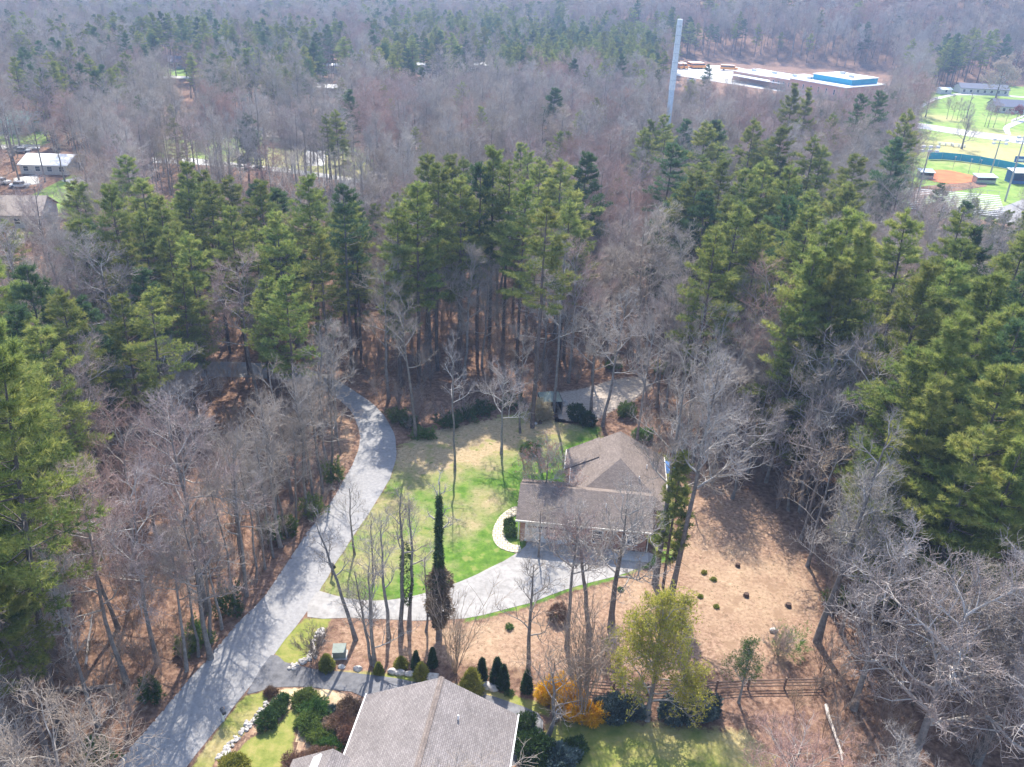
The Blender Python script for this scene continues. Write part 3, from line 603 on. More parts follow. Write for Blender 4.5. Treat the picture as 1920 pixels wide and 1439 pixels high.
def window(root, c, w, h, face='y-', frame='white', name='window'):
    """glass pane in a proud frame on a wall; face gives the wall's outward direction"""
    fx = {'y-': (0, -1), 'y+': (0, 1), 'x-': (-1, 0), 'x+': (1, 0)}[face]; horiz = fx[0] == 0
    def bx(b, du, dz, su, sz, out, dep):
        b.box((c[0] + (du if horiz else 0) + fx[0] * out, c[1] + (0 if horiz else du) + fx[1] * out, c[2] + dz), (su if horiz else dep, dep if horiz else su, sz))
    b = MB(); bx(b, 0, h / 2 + .05, w + .2, .1, .03, .07); bx(b, 0, -h / 2 - .05, w + .26, .1, .045, .1); bx(b, -w / 2 - .05, 0, .1, h, .03, .07); bx(b, w / 2 + .05, 0, .1, h, .03, .07); bx(b, 0, 0, w, .05, .025, .04)
    f = b.build(name, M[frame], root); p = MB(); bx(p, 0, 0, w, h, .008, .02); p.build('pane', M['glass'], f); return f
o0 = G(967, 975, 3); HR = R(-5.2)
hs = empty('brick_house', (o0.x, o0.y, 0), 'brick house with brown grey shingle roofs and white garage door above the pale driveway', 'house', None, HR)
b = MB(); body_gable(b, .45, 14.2, .5, 7.6, 2.9, 4.75, 'x'); b.build('wall', M['brick'], hs, uv=True)
b = MB(); roof_gable(b, 0, 14.7, 0, 8.1, 3.05, 5.0, 'x'); b.build('roof', M['shing'], hs, uv=True)
b = MB(); b.box((7.35, -.05, 2.93), (14.8, .1, .2)); b.box((-.04, 2.0, 3.95), (.05, .05, .05)); b.build('gutter', M['cream'], hs)
b = MB(); b.tube([(.32, .4, 2.85), (.32, .4, .15)], .05, 6); b.build('downspout', M['white'], hs)
b = MB(); b.tube([(14.35, .4, 2.85), (14.35, .4, .15)], .05, 6); b.build('downspout', M['white'], hs)
# rear wing
b = MB(); body_gable(b, 5.9, 16.2, 9.45, 15.2, 2.95, 5.85, 'y'); b.box((11.05, 7.1, 1.45), (10.26, 4.6, 2.9)); b.build('wall', M['brick'], hs, uv=True)
b = MB(); zr, ze = 6.15, 3.05; x0, x1, xm = 5.4, 16.6, 11.0
b.slab([(x0, 4.2, ze), (xm, 9.4, zr), (xm, 15.7, zr), (x0, 15.7, ze)], .18); b.slab([(xm, 9.4, zr), (x1, 4.2, ze), (x1, 15.7, ze), (xm, 15.7, zr)], .18); b.slab([(x0, 4.2, ze), (x1, 4.2, ze), (xm, 9.4, zr)], .18); b.build('roof', M['shing'], hs, uv=True)
b = MB(); b.box((5.72, 13.4, 1.4), (.4, 3.6, 2.8)); b.build('wall', M['brick'], hs, uv=True)
b = MB(); b.slab([(4.7, 11.3, 2.82), (8.6, 11.3, 4.98), (8.6, 15.85, 4.98), (4.7, 15.85, 2.82)], .16); b.build('roof', M['shing'], hs, uv=True)
for bc, bd in (((5.36, 7.9, 2.98), (.1, 7.2, .17)), ((4.64, 13.6, 2.76), (.1, 4.5, .15)), ((16.66, 9.9, 2.98), (.1, 11.4, .17))): b = MB(); b.box(bc, bd); b.build('gutter', M['cream'], hs)
b = MB(); b.box((3.55, .47, 1.12), (4.75, .06, 2.3)); gd = b.build('garage_door', M['white'], hs)
b = MB()
for k in range(1, 4): b.box((3.55, .432, .05 + k * .56), (4.7, .02, .03))
b.build('panel_joint', M['siding'], gd)
b = MB()
for k in range(8): b.box((1.5 + k * .585, .428, 1.98), (.42, .025, .24))
b.build('pane', M['glass'], gd)
b = MB(); b.box((3.55, .46, 2.38), (5.05, .1, .2)); b.box((1.1, .46, 1.14), (.14, .1, 2.28)); b.box((6.0, .46, 1.14), (.14, .1, 2.28)); b.build('door_frame', M['white'], hs)
window(hs, (8.9, .5, 1.45), 1.0, 1.5); window(hs, (12.4, .5, 1.5), 1.5, 1.2); window(hs, (5.9, 8.9, 1.6), 1.2, 1.2, 'x-'); window(hs, (.45, 4.0, 1.5), 1.2, 1.2, 'x-')
window(hs, (16.2, 10.0, 1.6), 1.6, 1.2, 'x+'); window(hs, (10.9, 15.2, 1.6), 1.8, 1.3, 'y+')
for x, y, z in ((13.2, 7.4, 4.9), (9.6, 2.3, 4.25), (14.2, 10.6, 4.5)):
    b = MB(); b.tube([(x, y, z - .25), (x, y, z + .35)], .06, 8); b.build('vent_pipe', M['white'], hs)
b = MB(); b.box((12.4, -.55, .09), (4.2, 1.6, .12)); b.build('front_step', M['concrete'], hs)
for (lx, ly, r_, h_) in ((-.6, 1.2, .8, .8), (-.9, 2.8, .7, .7)):
    c = hs.matrix_basis @ Vector((lx, ly, 0)); 
    o = ob('round_hedge', mesh_leaf('round_hedge', gen_blob(int(lx * -100), r_, r_, h_, 500, .16, .07, 4), M['boxw']), None, c)
    props(o, 'dark clipped evergreen inside the curved stone path, ' + ('nearest the garage corner' if ly < 2 else 'further back along the garage side wall'), 'shrub', 'dark evergreens inside the curved stone path')
# stone path
M['flag'] = brickmat('pale_flagstone', (.66, .60, .47), (.56, .51, .40), (.30, .26, .18), 1, .55, .42, .05, bump=.3)
P = smoothp(poly([(968, 950), (945, 962), (930, 980), (923, 1002), (930, 1022), (948, 1033), (974, 1037), (975, 1024), (957, 1020), (946, 1006), (945, 988), (955, 973), (968, 966)]), 3)
b = MB(); b.prism(P, .0, .07); sp_ = b.build('stone_path', M['flag'], None, uv=True); props(sp_, kind='structure')

nb = empty('grey_roofed_house', (*G(828, 1270, 7)[:2], 0), 'house nearest the camera, broad pale grey shingle gable roof beside the dark driveway', 'house', None, R(-6.5))
b = MB(); body_gable(b, -5.6, 5.6, -22, -.5, 3.9, 6.7, 'y'); b.build('wall', M['siding'], nb)
b = MB(); roof_gable(b, -6.15, 6.15, -22.5, 0, 4.0, 7.0, 'y', .2); b.build('roof', M['shing2'], nb, uv=True)
b = MB(); b.slab([(-.22, -22.5, 7.0), (0, -22.5, 7.1), (0, .02, 7.1), (-.22, .02, 7.0)], .1); b.slab([(0, -22.5, 7.1), (.22, -22.5, 7.0), (.22, .02, 7.0), (0, .02, 7.1)], .1); b.build('ridge_vent', M['shing'], nb, uv=True)
b = MB(); b.box((-6.2, -11.2, 3.93), (.1, 22.6, .16)); b.build('gutter', M['white'], nb)
b = MB(); b.box((6.2, -11.2, 3.93), (.1, 22.6, .16)); b.build('gutter', M['white'], nb)
b = MB(); b.tube([(1.9, -3.0, 5.9), (1.9, -3.0, 6.5)], .07, 8); b.build('vent_pipe', M['white'], nb)
b = MB(); body_gable(b, -9.5, -5.8, -16, -6.6, 3.2, 4.8, 'y'); b.build('wall', M['siding'], nb)
b = MB(); roof_gable(b, -10, -3.6, -16.4, -6.3, 3.3, 5.1, 'y', .2); b.build('roof', M['shing2'], nb, uv=True)

def simple_house(px, label, w, d, h, rh, rz, wall, roofm, ov=.4, name='far_house', along='x', windows=3, cat='house'):
    c = G(*px); r = empty(name, (c.x, c.y, 0), label, cat, None, R(rz))
    b = MB(); body_gable(b, -w / 2, w / 2, 0, d, h, h + rh - .15, along); b.build('wall', M[wall], r)
    b = MB(); roof_gable(b, -w / 2 - ov, w / 2 + ov, -ov, d + ov, h, h + rh, along, .2); b.build('roof', M[roofm], r)
    for k in range(windows): window(r, (-w / 2 + (k + .5) * w / windows, 0, 1.5), 1.2, 1.2)
    return r
simple_house((84, 328), 'long low building with white metal roof left of the tall grey tree', 12, 12, 2.6, 1.6, 4, 'siding', 'roofwhite', name='metal_roofed_building', windows=4)
simple_house((20, 428), 'beige roofed house at the edge of the wood, gable wall with dark windows', 13, 10, 2.8, 3.0, 8, 'siding', 'rooftan', name='beige_roofed_house', windows=4)
simple_house((14, 252), 'sea green metal roofed house, the half hidden one nearer the edge', 12, 10, 3, 2.4, 2, 'siding', 'roofgreen', name='green_roofed_house')
simple_house((42, 246), 'sea green metal roofed house among dark trunks beside the pale lane', 11, 9, 3, 2.4, 2, 'siding', 'roofgreen', name='green_roofed_house')
simple_house((330, 129), 'low grey roofed far house on a small lawn beneath a tall pine clump', 22, 9, 3, 2.2, 2, 'siding', 'roofblue', windows=6)
simple_house((545, 278), 'brown roofed house among thin trunks on the straw coloured lawn', 18, 10, 3, 2.2, -6, 'siding', 'rooftan')
simple_house((1892, 213), 'dark slate blue roofed house standing alone on the green lawn beyond the country road', 13, 9, 2.8, 2.6, -4, 'siding', 'roofblue', windows=5)
simple_house((1845, 178), 'long grey roofed house behind the pale blossoming tree', 24, 9, 2.8, 2.0, -3, 'siding', 'roofblue', windows=7)
simple_house((1773, 177), 'small white shed beside the bend of the country lane', 6, 4, 2.3, .8, 10, 'siding', 'roofwhite', name='white_shed', windows=1, cat='shed')
simple_house((930, 228), 'thin white roofed building glimpsed in the purple grey wood', 11, 7, 3, 1.0, 0, 'siding', 'roofwhite', name='white_roofed_building', windows=3)
for k, (px, lb) in enumerate((((612, 137), 'white flat building beyond the tall blue green pines'), ((903, 136), 'white building behind the lone wood pines, right of the red budding tree'), ((785, 136), 'long white building in the far trees, left of centre'), ((622, 182), 'white roof showing at the foot of a dark round tree'))):
    simple_house(px, lb, 16, 9, 3.5, .8, 0, 'siding', 'roofwhite', name='far_white_building', windows=4, cat='building')

# school
c = G(1373, 150); e = G(1560, 184); L = math.hypot(e.x - c.x, e.y - c.y); sr = math.atan2(e.y - c.y, e.x - c.x)
sc_ = empty('school_building', (c.x, c.y, 0), 'long low brick school with white flat roofs and a raised blue banded hall', 'school', None, sr)
b = MB(); b.box((14, 10, 2.2), (28, 20, 4.4)); b.box((40, 9, 2.6), (24.6, 26, 5.2)); b.box((L - 6, 10, 3.0), (32, 30, 6.0)); b.build('wall', M['sbrick'], sc_)
b = MB(); b.box((14, 10, 4.55), (28.8, 21, .3)); b.box((40, 9, 5.35), (25.2, 27, .3)); b.box((L - 6, 10, 6.2), (33, 31, .4)); b.box((20, -3.5, 3.1), (34, 5.5, .25)); b.build('roof', M['roofwhite'], sc_)
hall = MB(); hall.box((L - 4, 13, 7.6), (22, 20, 2.4)); hall.build('blue_hall', M['teal'], sc_)
b = MB(); b.box((L - 4, 13, 8.95), (22.6, 20.6, .3)); b.build('roof', M['roofwhite'], sc_)
for ux_, uy_, uz_ in ((6, 9, 4.7), (17, 12, 4.7), (33, 8, 5.5), (44, 12, 5.5), (L - 16, 2, 6.4), (L - 8, 16, 9.1), (L + 2, 9, 9.1)): b = MB(); b.box((ux_, uy_, uz_ + .5), (2.2, 1.6, 1.1)); b.build('roof_unit', M['metal'], sc_)
b = MB(); b.box((46, -4.06, 2.6), (9, .12, 3.2)); b.build('blue_entrance', M['blue'], sc_)
for k in range(9): window(sc_, (2 + k * 2.9, 0, 2.6), 1.1, 1.3)
for k in range(4): window(sc_, (30 + k * 3.2, -4.0, 3.0), .8, 1.8)
for k in range(6): window(sc_, (L - 18 + k * 4.4, -5.0, 3.4), .7, 2.2)

# vehicles
def car(loc, rz, paint, label, group=None, L=4.6, name='parked_car', h=1.45):
    r = empty(name, loc, label, 'car' if h < 2 else 'van', group, rz); w = 1.8
    b = MB(); b.box((0, 0, .55), (L, w, .55)); b.build('body', M[paint], r, bevel=.1)
    b = MB(); b.box((-.15, 0, .82 + (h - .82) / 2), (L * .55, w * .88, h - .82), taper=.82); b.build('cabin', M['glass'], r, bevel=.06)
    b = MB(); b.box((-.15, 0, h + .02), (L * .44, w * .70, .05)); b.build('roof', M[paint], r)
    for sx in (-1, 1):
        for sy in (-1, 1):
            b = MB(); b.tube([(sx * L * .31, sy * (w / 2 - .22), .33), (sx * L * .31, sy * (w / 2 + .01), .33)], .33, 12); b.build('wheel', M['rubber'], r)
    for sy in (-1, 1): b = MB(); b.box((L / 2 + .01, sy * .62, .62), (.05, .32, .14)); b.build('headlight', M['white'], r)
    return r
for k, (px, pt, lb) in enumerate((((1655, 172), 'carw', 'white car parked at the far end of the school'), ((1672, 172), 'cars', 'silver car between two white ones beside the school end'), ((1690, 176), 'carw', 'white car nearest the trees beside the school end'), ((1700, 176), 'carw', 'white car furthest from the school, by the dark pine'),
        ((28, 285), 'card', 'dark car beside the pale lane near the white roofed building'), ((42, 287), 'cars', 'silver car beside the pale lane near the white roofed building'), ((38, 352), 'carw', 'white car beside the beige roofed house'), ((3, 345), 'carw', 'white car at the edge of the picture above the beige roof'),
        ((1860, 206), 'carw', 'white car beside the dark slate blue roofed house'), ((818, 138), 'carw', 'white car beside the long white building in the far trees'), ((1296, 152), 'carw', 'lone white car on the school lot near the tall pole'))):
    c = G(*px); car((c.x, c.y, .1), random.Random(k).uniform(-.4, .4), pt, lb)
c = G(278, 748); car((c.x, c.y, .02), R(115), 'card', 'dark car half hidden under bare trees near the shaded bend of the road', None, 4.7, h=1.6)
def bus(loc, rz, label):
    r = empty('school_bus', loc, label, 'bus', 'orange school buses on the pale lot', rz)
    b = MB(); b.box((-.7, 0, 1.75), (8.2, 2.4, 2.3)); b.box((4.2, 0, 1.15), (1.6, 2.1, 1.1)); b.build('body', M['orange'], r, bevel=.15)
    b = MB(); b.box((-.8, 1.205, 2.2), (7.6, .03, .7)); b.box((-.8, -1.205, 2.2), (7.6, .03, .7)); b.box((3.42, 0, 2.2), (.05, 2.0, .8)); b.build('window', M['glass'], r)
    b = MB(); b.box((-.7, 0, 2.94), (7.6, 2.0, .08)); b.build('roof', M['white'], r)
    for x in (3.6, -2.8):
        for y in (-1, 1): b = MB(); b.tube([(x, y * .95, .5), (x, y * 1.22, .5)], .5, 12); b.build('wheel', M['rubber'], r)
for k, x in enumerate((1272, 1281, 1296, 1302, 1308, 1314)):
    c = G(x, 128 if k > 1 else 129); bus((c.x, c.y, .1), R(-78), ('leftmost', 'second', 'third', 'fourth', 'fifth', 'rightmost')[k] + ' orange school bus in the row' + ('' if k in (0, 5) else ', counting from the tall pole'))
c = G(1366, 133); bus((c.x, c.y, .1), R(-10), 'orange school bus parked side on, apart from the row, nearest the school')

# communications pole
c = G(1240, 335); r = empty('cell_tower', (c.x, c.y, 0), 'tall pale monopole rising out of the wood', 'tower')
b = MB(); b.tube([(0, 0, 0), (0, 0, 24.5)], [.95, .72], 16); b.build('pole', M['polew'], r, smooth=False)
b = MB(); b.tube([(0, 0, 24.5), (0, 0, 24.8), (0, 0, 42.5)], [.85, .85, .72], 16); b.build('radome', M['radome'], r)
b = MB()
for k in range(7): b.tube([(0, 0, 27 + k * 2.3), (0, 0, 27.12 + k * 2.3)], .885, 16)
b.build('seam_ring', M['metal'], r)

# ball field
def light_pole(px, h, label, nl=6, rz=0):
    c = G(*px); r = empty('field_light_pole', (c.x, c.y, 0), label, 'light pole', 'light poles round the ball field', R(rz))
    b = MB(); b.tube([(0, 0, 0), (0, 0, h)], [.28, .14], 8); b.build('pole', M['metal'], r)
    b = MB(); b.box((0, 0, h), (4.4, .15, .15)); b.box((0, 0, h - 1.1), (4.4, .15, .15)); b.build('crossarm', M['metal'], r)
    for k in range(nl):
        b = MB(); b.box((-1.9 + (k % (nl // 2)) * 3.8 / (nl // 2 - 1), -.35, h + .1 - 1.1 * (k // (nl // 2))), (.85, .6, .6)); b.build('lamp', M['white'], r)
light_pole((1716, 385), 15.5, 'tall ball field light pole beside the dark tree clump, behind the bleachers')
light_pole((1884, 378), 17.5, 'tall ball field light pole standing between the bleachers and the outfield fence', rz=10)
light_pole((1856, 330), 11.0, 'slim ball field light pole behind the blue roofed dugout', 4)
for k, (px, h) in enumerate((((1815, 326), 4.5), ((1833, 328), 4.5), ((1786, 318), 4.0))):
    c = G(*px); b = MB(); b.tube([(0, 0, 0), (0, 0, h)], .07, 6); b.box((0, 0, h), (.5, .3, .3)); o = b.build('net_post', M['metal']); o.location = (c.x, c.y, 0)
    props(o, ('thin net post in the outfield grass, the middle of three', 'thin net post in the outfield grass, nearest the dugout', 'thin net post in the outfield grass, nearest the dark trees')[k], 'post')
P = [G(*p) for p in ((1740, 300), (1765, 300), (1800, 303), (1835, 308), (1870, 314), (1905, 321), (1940, 330), (1990, 345))]
r = empty('outfield_fence', (P[0].x, P[0].y, 0), 'long teal windscreen fence curving round the outfield', 'fence')
b = MB()
for a, c in zip(P, P[1:]):
    m = (a + c) / 2 - P[0]; b.box((m.x, m.y, 1.3), ((c - a).length, .08, 2.3), math.atan2(c.y - a.y, c.x - a.x))
b.build('windscreen', M['teal'], r)
for p in P: b = MB(); q_ = p - P[0]; b.tube([(q_.x, q_.y, 0), (q_.x, q_.y, 2.7)], .07, 6); b.build('post', M['metal'], r)
def shelter(px, w, d, h, label, roofm, wallm, rz, name='dugout'):
    c = G(*px); r = empty(name, (c.x, c.y, 0), label, 'dugout', None, R(rz))
    b = MB(); b.box((0, d, h / 2), (w, .2, h)); b.box((-w / 2, d / 2, h / 2), (.2, d, h)); b.box((w / 2, d / 2, h / 2), (.2, d, h)); b.box((0, .1, .5), (w, .2, 1.0)); b.build('wall', M[wallm], r)
    b = MB(); b.slab([(-w / 2 - .3, -.5, h + .1), (w / 2 + .3, -.5, h + .1), (w / 2 + .3, d + .3, h + .6), (-w / 2 - .3, d + .3, h + .6)], .15); b.build('roof', M[roofm], r)
    b = MB(); b.box((0, d - .6, .45), (w - .8, .4, .06)); b.build('bench', M['wood'], r)
shelter((1848, 345), 6, 2.5, 1.9, 'blue roofed dugout at the corner of the orange infield', 'polew', 'metal', 6)
shelter((1736, 336), 4, 2.5, 2.0, 'small pale dugout on the far side of the infield by the dark trees', 'polew', 'metal', -4)
shelter((1918, 346), 7, 4, 3.4, 'dark blue building beside the ball field at the edge of the picture', 'roofwhite', 'blue', 4, 'press_box')
c = G(1913, 318); r = empty('scoreboard', (c.x, c.y, 0), 'dark blue scoreboard above the outfield fence', 'scoreboard')
b = MB(); b.box((0, 0, 3.2), (5.5, .3, 1.9)); b.build('board', M['blue'], r); b = MB(); b.box((0, -.18, 3.0), (4.6, .03, .7)); b.build('panel', M['white'], r)
for x in (-1.8, 1.8): b = MB(); b.tube([(x, .2, 0), (x, .2, 3.2)], .1, 6); b.build('post', M['metal'], r)
for k, px in enumerate(((1773, 274), (1798, 277))):
    c = G(*px); r = empty('small_bleacher', (c.x, c.y, 0), ('low white bench stand alone in the dry field', 'low white bench stand at the foot of the bare field tree')[k], 'bleacher', 'white bench stands in the dry field', R(-8))
    for q_ in range(3): b = MB(); b.box((0, q_ * .5, .4 + q_ * .3), (5.5 - k, .4, .07)); b.build('seat', M['white'], r)
    b = MB(); [b.box((x, .5, .45), (.1, 1.3, .9)) for x in (-2, 0, 2)]; b.build('frame', M['metal'], r)
# bleachers: rows of pale seats stepping up
c = G(1795, 402); r = empty('bleachers', (c.x, c.y, 0), 'wide pale aluminium bleachers half hidden by green pines beside the ball field', 'bleachers', None, R(-10))
b = MB()
for k in range(12): b.box((0, k * .85, .5 + k * .28), (24, .5, .07)); b.box((0, k * .85 + .42, .36 + k * .28), (24, .34, .05))
b.build('seat_rows', M['roofwhite'], r)
b = MB(); [b.box((x, 4.8, 1.4), (.15, 10, .12)) or b.box((x, 9.4, 1.8), (.15, .15, 3.6)) for x in (-11.5, -6, 0, 6, 11.5)]; b.build('frame', M['metal'], r)
b = MB(); [b.tube([(x, 9.9, 3.4), (x, 9.9, 4.7)], .04, 5) for x in range(-12, 13, 3)]; b.tube([(-12, 9.9, 4.7), (12, 9.9, 4.7)], .04, 5); b.build('railing', M['metal'], r)

# ------------------------------------------------------------------ yard things
def mailbox(px, h, post, box, label, rz):
    c = G(*px); r = empty('mailbox', (c.x, c.y, 0), label, 'mailbox', None, R(rz))
    b = MB(); b.box((0, 0, h / 2), (.14, .14, h)); b.box((.0, -.25, h - .1), (.1, .6, .1)); b.build('post', M[post], r)
    b = MB(); b.box((0, -.3, h + .1), (.3, .62, .22)); b.tube([(0, -.61, h + .2), (0, .01, h + .2)], .15, 10); b.build('box', M[box], r)
    b = MB(); b.box((.17, -.15, h + .3), (.02, .05, .22)); b.build('flag', M['orange'], r)
mailbox((419, 1352), 1.25, 'white', 'card', 'dark mailbox on a white post, on the verge by the lower driveway', 40)
mailbox((623, 1078), 1.2, 'wood', 'black', 'black mailbox on a dark post where the road meets the pale driveway', 40)
c = G(637, 1229); r = empty('utility_box', (c.x, c.y, 0), 'grey green utility cabinet among dead leaves beside the small conifers', 'utility box', None, R(6))
b = MB(); b.box((0, 0, .42), (1.15, .95, .75)); b.build('cabinet', M['green'], r, bevel=.03)
b = MB(); b.slab([(-.6, -.5, .80), (.6, -.5, .80), (.6, .5, .98), (-.6, .5, .98)], .1); b.build('lid', M['green'], r); b = MB(); b.box((0, 0, .02), (1.4, 1.2, .08)); b.build('pad', M['concrete'], r)
c = G(1241, 905); r = empty('patio_umbrella', (c.x, c.y, 0), 'blue patio umbrella beside the house wall', 'umbrella')
b = MB(); v = [(0, 0, 2.9)] + [(1.6 * math.cos(a * .785), 1.6 * math.sin(a * .785), 2.3) for a in range(8)]; b.add(v, [(0, i + 1, (i + 1) % 8 + 1) for i in range(8)]); b.build('canopy', M['bluetarp'], r)
b = MB(); b.tube([(0, 0, 0), (0, 0, 2.9)], .04, 6); b.build('pole', M['metal'], r); b = MB(); b.tube([(0, 0, 0), (0, 0, .12)], .35, 10); b.build('base', M['concrete'], r)
# canvas shelter, fire ring
c = G(1030, 768); r = empty('canvas_shelter', (c.x, c.y, 0), 'dark canvas canopy behind the round pale shrub on the gravel clearing', 'canopy', None, R(10))
b = MB(); b.add([(-1.5, -1.5, 2.0), (1.5, -1.5, 2.0), (1.5, 1.5, 2.0), (-1.5, 1.5, 2.0), (0, 0, 2.9)], [(0, 1, 4), (1, 2, 4), (2, 3, 4), (3, 0, 4)]); b.build('canopy', M['green'], r)
b = MB(); b.box((0, 1.5, 1.1), (3, .04, 1.9)); b.box((1.5, 0, 1.1), (.04, 3, 1.9)); b.build('side_cloth', M['black'], r)
for x in (-1.45, 1.45):
    for y in (-1.45, 1.45): b = MB(); b.tube([(x, y, 0), (x, y, 2.0)], .04, 6); b.build('leg', M['metal'], r)
c = G(1052, 757); b = MB()
for k in range(12): b.rock((.8 * math.cos(k * .524), .8 * math.sin(k * .524), .1), (.24, .2, .2), k)
o = b.build('fire_ring', M['rock']); o.location = (c.x, c.y, 0); props(o, 'ring of stones round a fire pit on the gravel clearing', 'fire pit')
c = G(1130, 705); b = MB(); b.tube([(-4, 2, .25), (0, .3, .3), (4.5, -1, .25)], [.16, .2, .14], 8)
# rock borders and boulders
def nth(k):
    one = 'first second third fourth fifth sixth seventh eighth ninth tenth eleventh twelfth thirteenth fourteenth fifteenth sixteenth seventeenth eighteenth nineteenth'.split(); ten = 'twenty thirty forty fifty sixty seventy eighty ninety'.split()
    return one[k - 1] if k < 20 else (ten[k // 10 - 2][:-1] + 'ieth' if k % 10 == 0 else ten[k // 10 - 2] + '-' + one[k % 10 - 1])
def rocks(path, n, w, smin, smax, seed, label, one='boulder', group=None, mat='rock'):
    rg = random.Random(seed); P = [G(*p) for p in path]
    TS = sorted(rg.uniform(0, len(P) - 1.001) for _ in range(n))
    for k in range(n):
        t = TS[k]; a = int(t); p = P[a].lerp(P[a + 1], t - a); s = rg.uniform(smin, smax)
        b = MB(); b.rock((0, 0, s * .3), (s * rg.uniform(.8, 1.3), s * rg.uniform(.7, 1.1), s * rg.uniform(.5, .9)), seed * 100 + k)
        o = b.build(one, M[mat]); o.location = (p.x + rg.uniform(-w, w), p.y + rg.uniform(-w, w), 0); o.rotation_euler.z = rg.uniform(0, 6)
        props(o, nth(k + 1) + ' ' + label, 'rock', group)
rocks([(412, 1425), (430, 1400), (455, 1372), (480, 1345), (503, 1322)], 95, .32, .10, .26, 3, 'stone from the lower end of the diagonal rock strip', 'border_stone', 'stones of the diagonal rock strip')
rocks([(605, 1178), (598, 1195), (592, 1215), (585, 1235)], 40, .4, .12, .3, 4, 'stone from the far end of the pile beside the leafless round shrub', 'border_stone', 'stones piled beside the leafless round shrub')
rocks([(545, 1252), (560, 1244), (580, 1236)], 26, .3, .1, .26, 5, 'stone from the left edging the grass corner above the lower driveway', 'border_stone', 'stones edging the grass corner')
for k, (px, s, lb) in enumerate((((671, 1256), .38, 'grey boulder alone on the verge nearest the utility cabinet'), ((735, 1261), .42, 'grey boulder left of the flat pair beside the lower driveway'), ((750, 1262), .5, 'wide flat boulder above the lower driveway'), ((768, 1265), .42, 'long dark boulder above the lower driveway'), ((812, 1272), .55, 'rounded boulder by the peak of the grey roof'), ((912, 1290), .6, 'long pale boulder right of the large golden conifer'), ((925, 1293), .45, 'smaller boulder touching the long pale boulder'), ((1450, 1184), .4, 'white stone among pale leaves near the fence corner'), ((1003, 795), .3, 'small dark stone at the lawn top beside the tall pine'), ((640, 1252), .3, 'small stone under the utility cabinet'))):
    c = G(*px); b = MB(); b.rock((0, 0, s * .3), (s * 1.3, s * .8, s * .8), 70 + k); o = b.build('boulder', M['rock']); o.location = (c.x, c.y, 0); props(o, lb, 'rock')
for k, (px, s, lb) in enumerate((((1383, 1062), .34, 'dark tree stump, the upper one on the leaf covered slope'), ((1399, 1118), .38, 'dark tree stump, the middle one on the leaf covered slope'), ((1478, 1137), .4, 'weathered stump at the slope edge under bare twigs'), ((1013, 794), .3, 'dark stump on the lawn beside the tall pine'))):
    c = G(*px); b = MB(); b.tube([(0, 0, 0), (.02, 0, .1), (0, .03, .45)], [s * 1.35, s, s * .9], 10); o = b.build('tree_stump', M['stump']); o.location = (c.x, c.y, 0); o.scale = (.75,) * 3; props(o, lb, 'tree stump')
# split rail fence
FP = [G(*p) for p in ((1085, 1292), (1150, 1298), (1213, 1301), (1276, 1301), (1342, 1296), (1402, 1292), (1470, 1291), (1540, 1289))]
r = empty('split_rail_fence', (FP[0].x, FP[0].y, 0), 'weathered split rail fence along the foot of the leaf covered slope', 'fence')
for p in FP: q_ = p - FP[0]; b = MB(); b.box((q_.x, q_.y, .65), (.16, .16, 1.3)); b.build('post', M['wood'], r)
for a, c in zip(FP, FP[1:]):
    a = a - FP[0]; c = c - FP[0]
    for z in (.35, .72, 1.08): b = MB(); b.tube([(a.x, a.y, z), ((a.x + c.x) / 2, (a.y + c.y) / 2, z - .04), (c.x, c.y, z)], .055, 6); b.build('rail', M['wood'], r)
# fallen trunks
def log(p0, p1, r0, mat, label, z0=.2, z1=.25, name='fallen_log'):
    a = G(*p0); c = G(*p1); L = c - a; b = MB(); n = 5; rg = random.Random(int(a.x * 10)); pts = [(L.x * t / n + rg.uniform(-.1, .1), L.y * t / n + rg.uniform(-.1, .1), z0 + (z1 - z0) * t / n) for t in range(n + 1)]
    b.tube(pts, [r0 * (1 - .11 * t) for t in range(n + 1)], 8)
    for k in range(4): q_ = Vector(pts[k + 1]); b.tube([q_, q_ + Vector((rg.uniform(-.8, .8), rg.uniform(-.8, .8), rg.uniform(.3, .9)))], [r0 * .3, .015], 5)
    o = b.build(name, M[mat]); o.location = (a.x, a.y, 0); props(o, label, 'log')
log((335, 1082), (415, 1067), .22, 'logwood', 'fallen grey trunk near the road edge, the upper of two lying together')
log((350, 1090), (418, 1080), .2, 'logwood', 'fallen grey trunk near the road edge, the lower of two lying together')
log((160, 1250), (185, 1180), .12, 'deadwood', 'bleached leaning dead stem in the wood left of the road', .2, 2.4)
log((1548, 1325), (1580, 1439), .17, 'deadwood', 'bleached broken trunk lying down the bank beyond the fence end', .2, .5)
log((120, 1298), (215, 1290), .26, 'logwood', 'dark fallen trunk deep in the wood left of the road')
log((1150, 660), (1215, 672), .2, 'logwood', 'fallen trunk behind the gravel clearing')
log((1200, 655), (1260, 680), .18, 'deadwood', 'pale fallen trunk behind the gravel clearing')
log((880, 735), (945, 738), .16, 'logwood', 'fallen stem in the brown leaves at the top of the lawn')

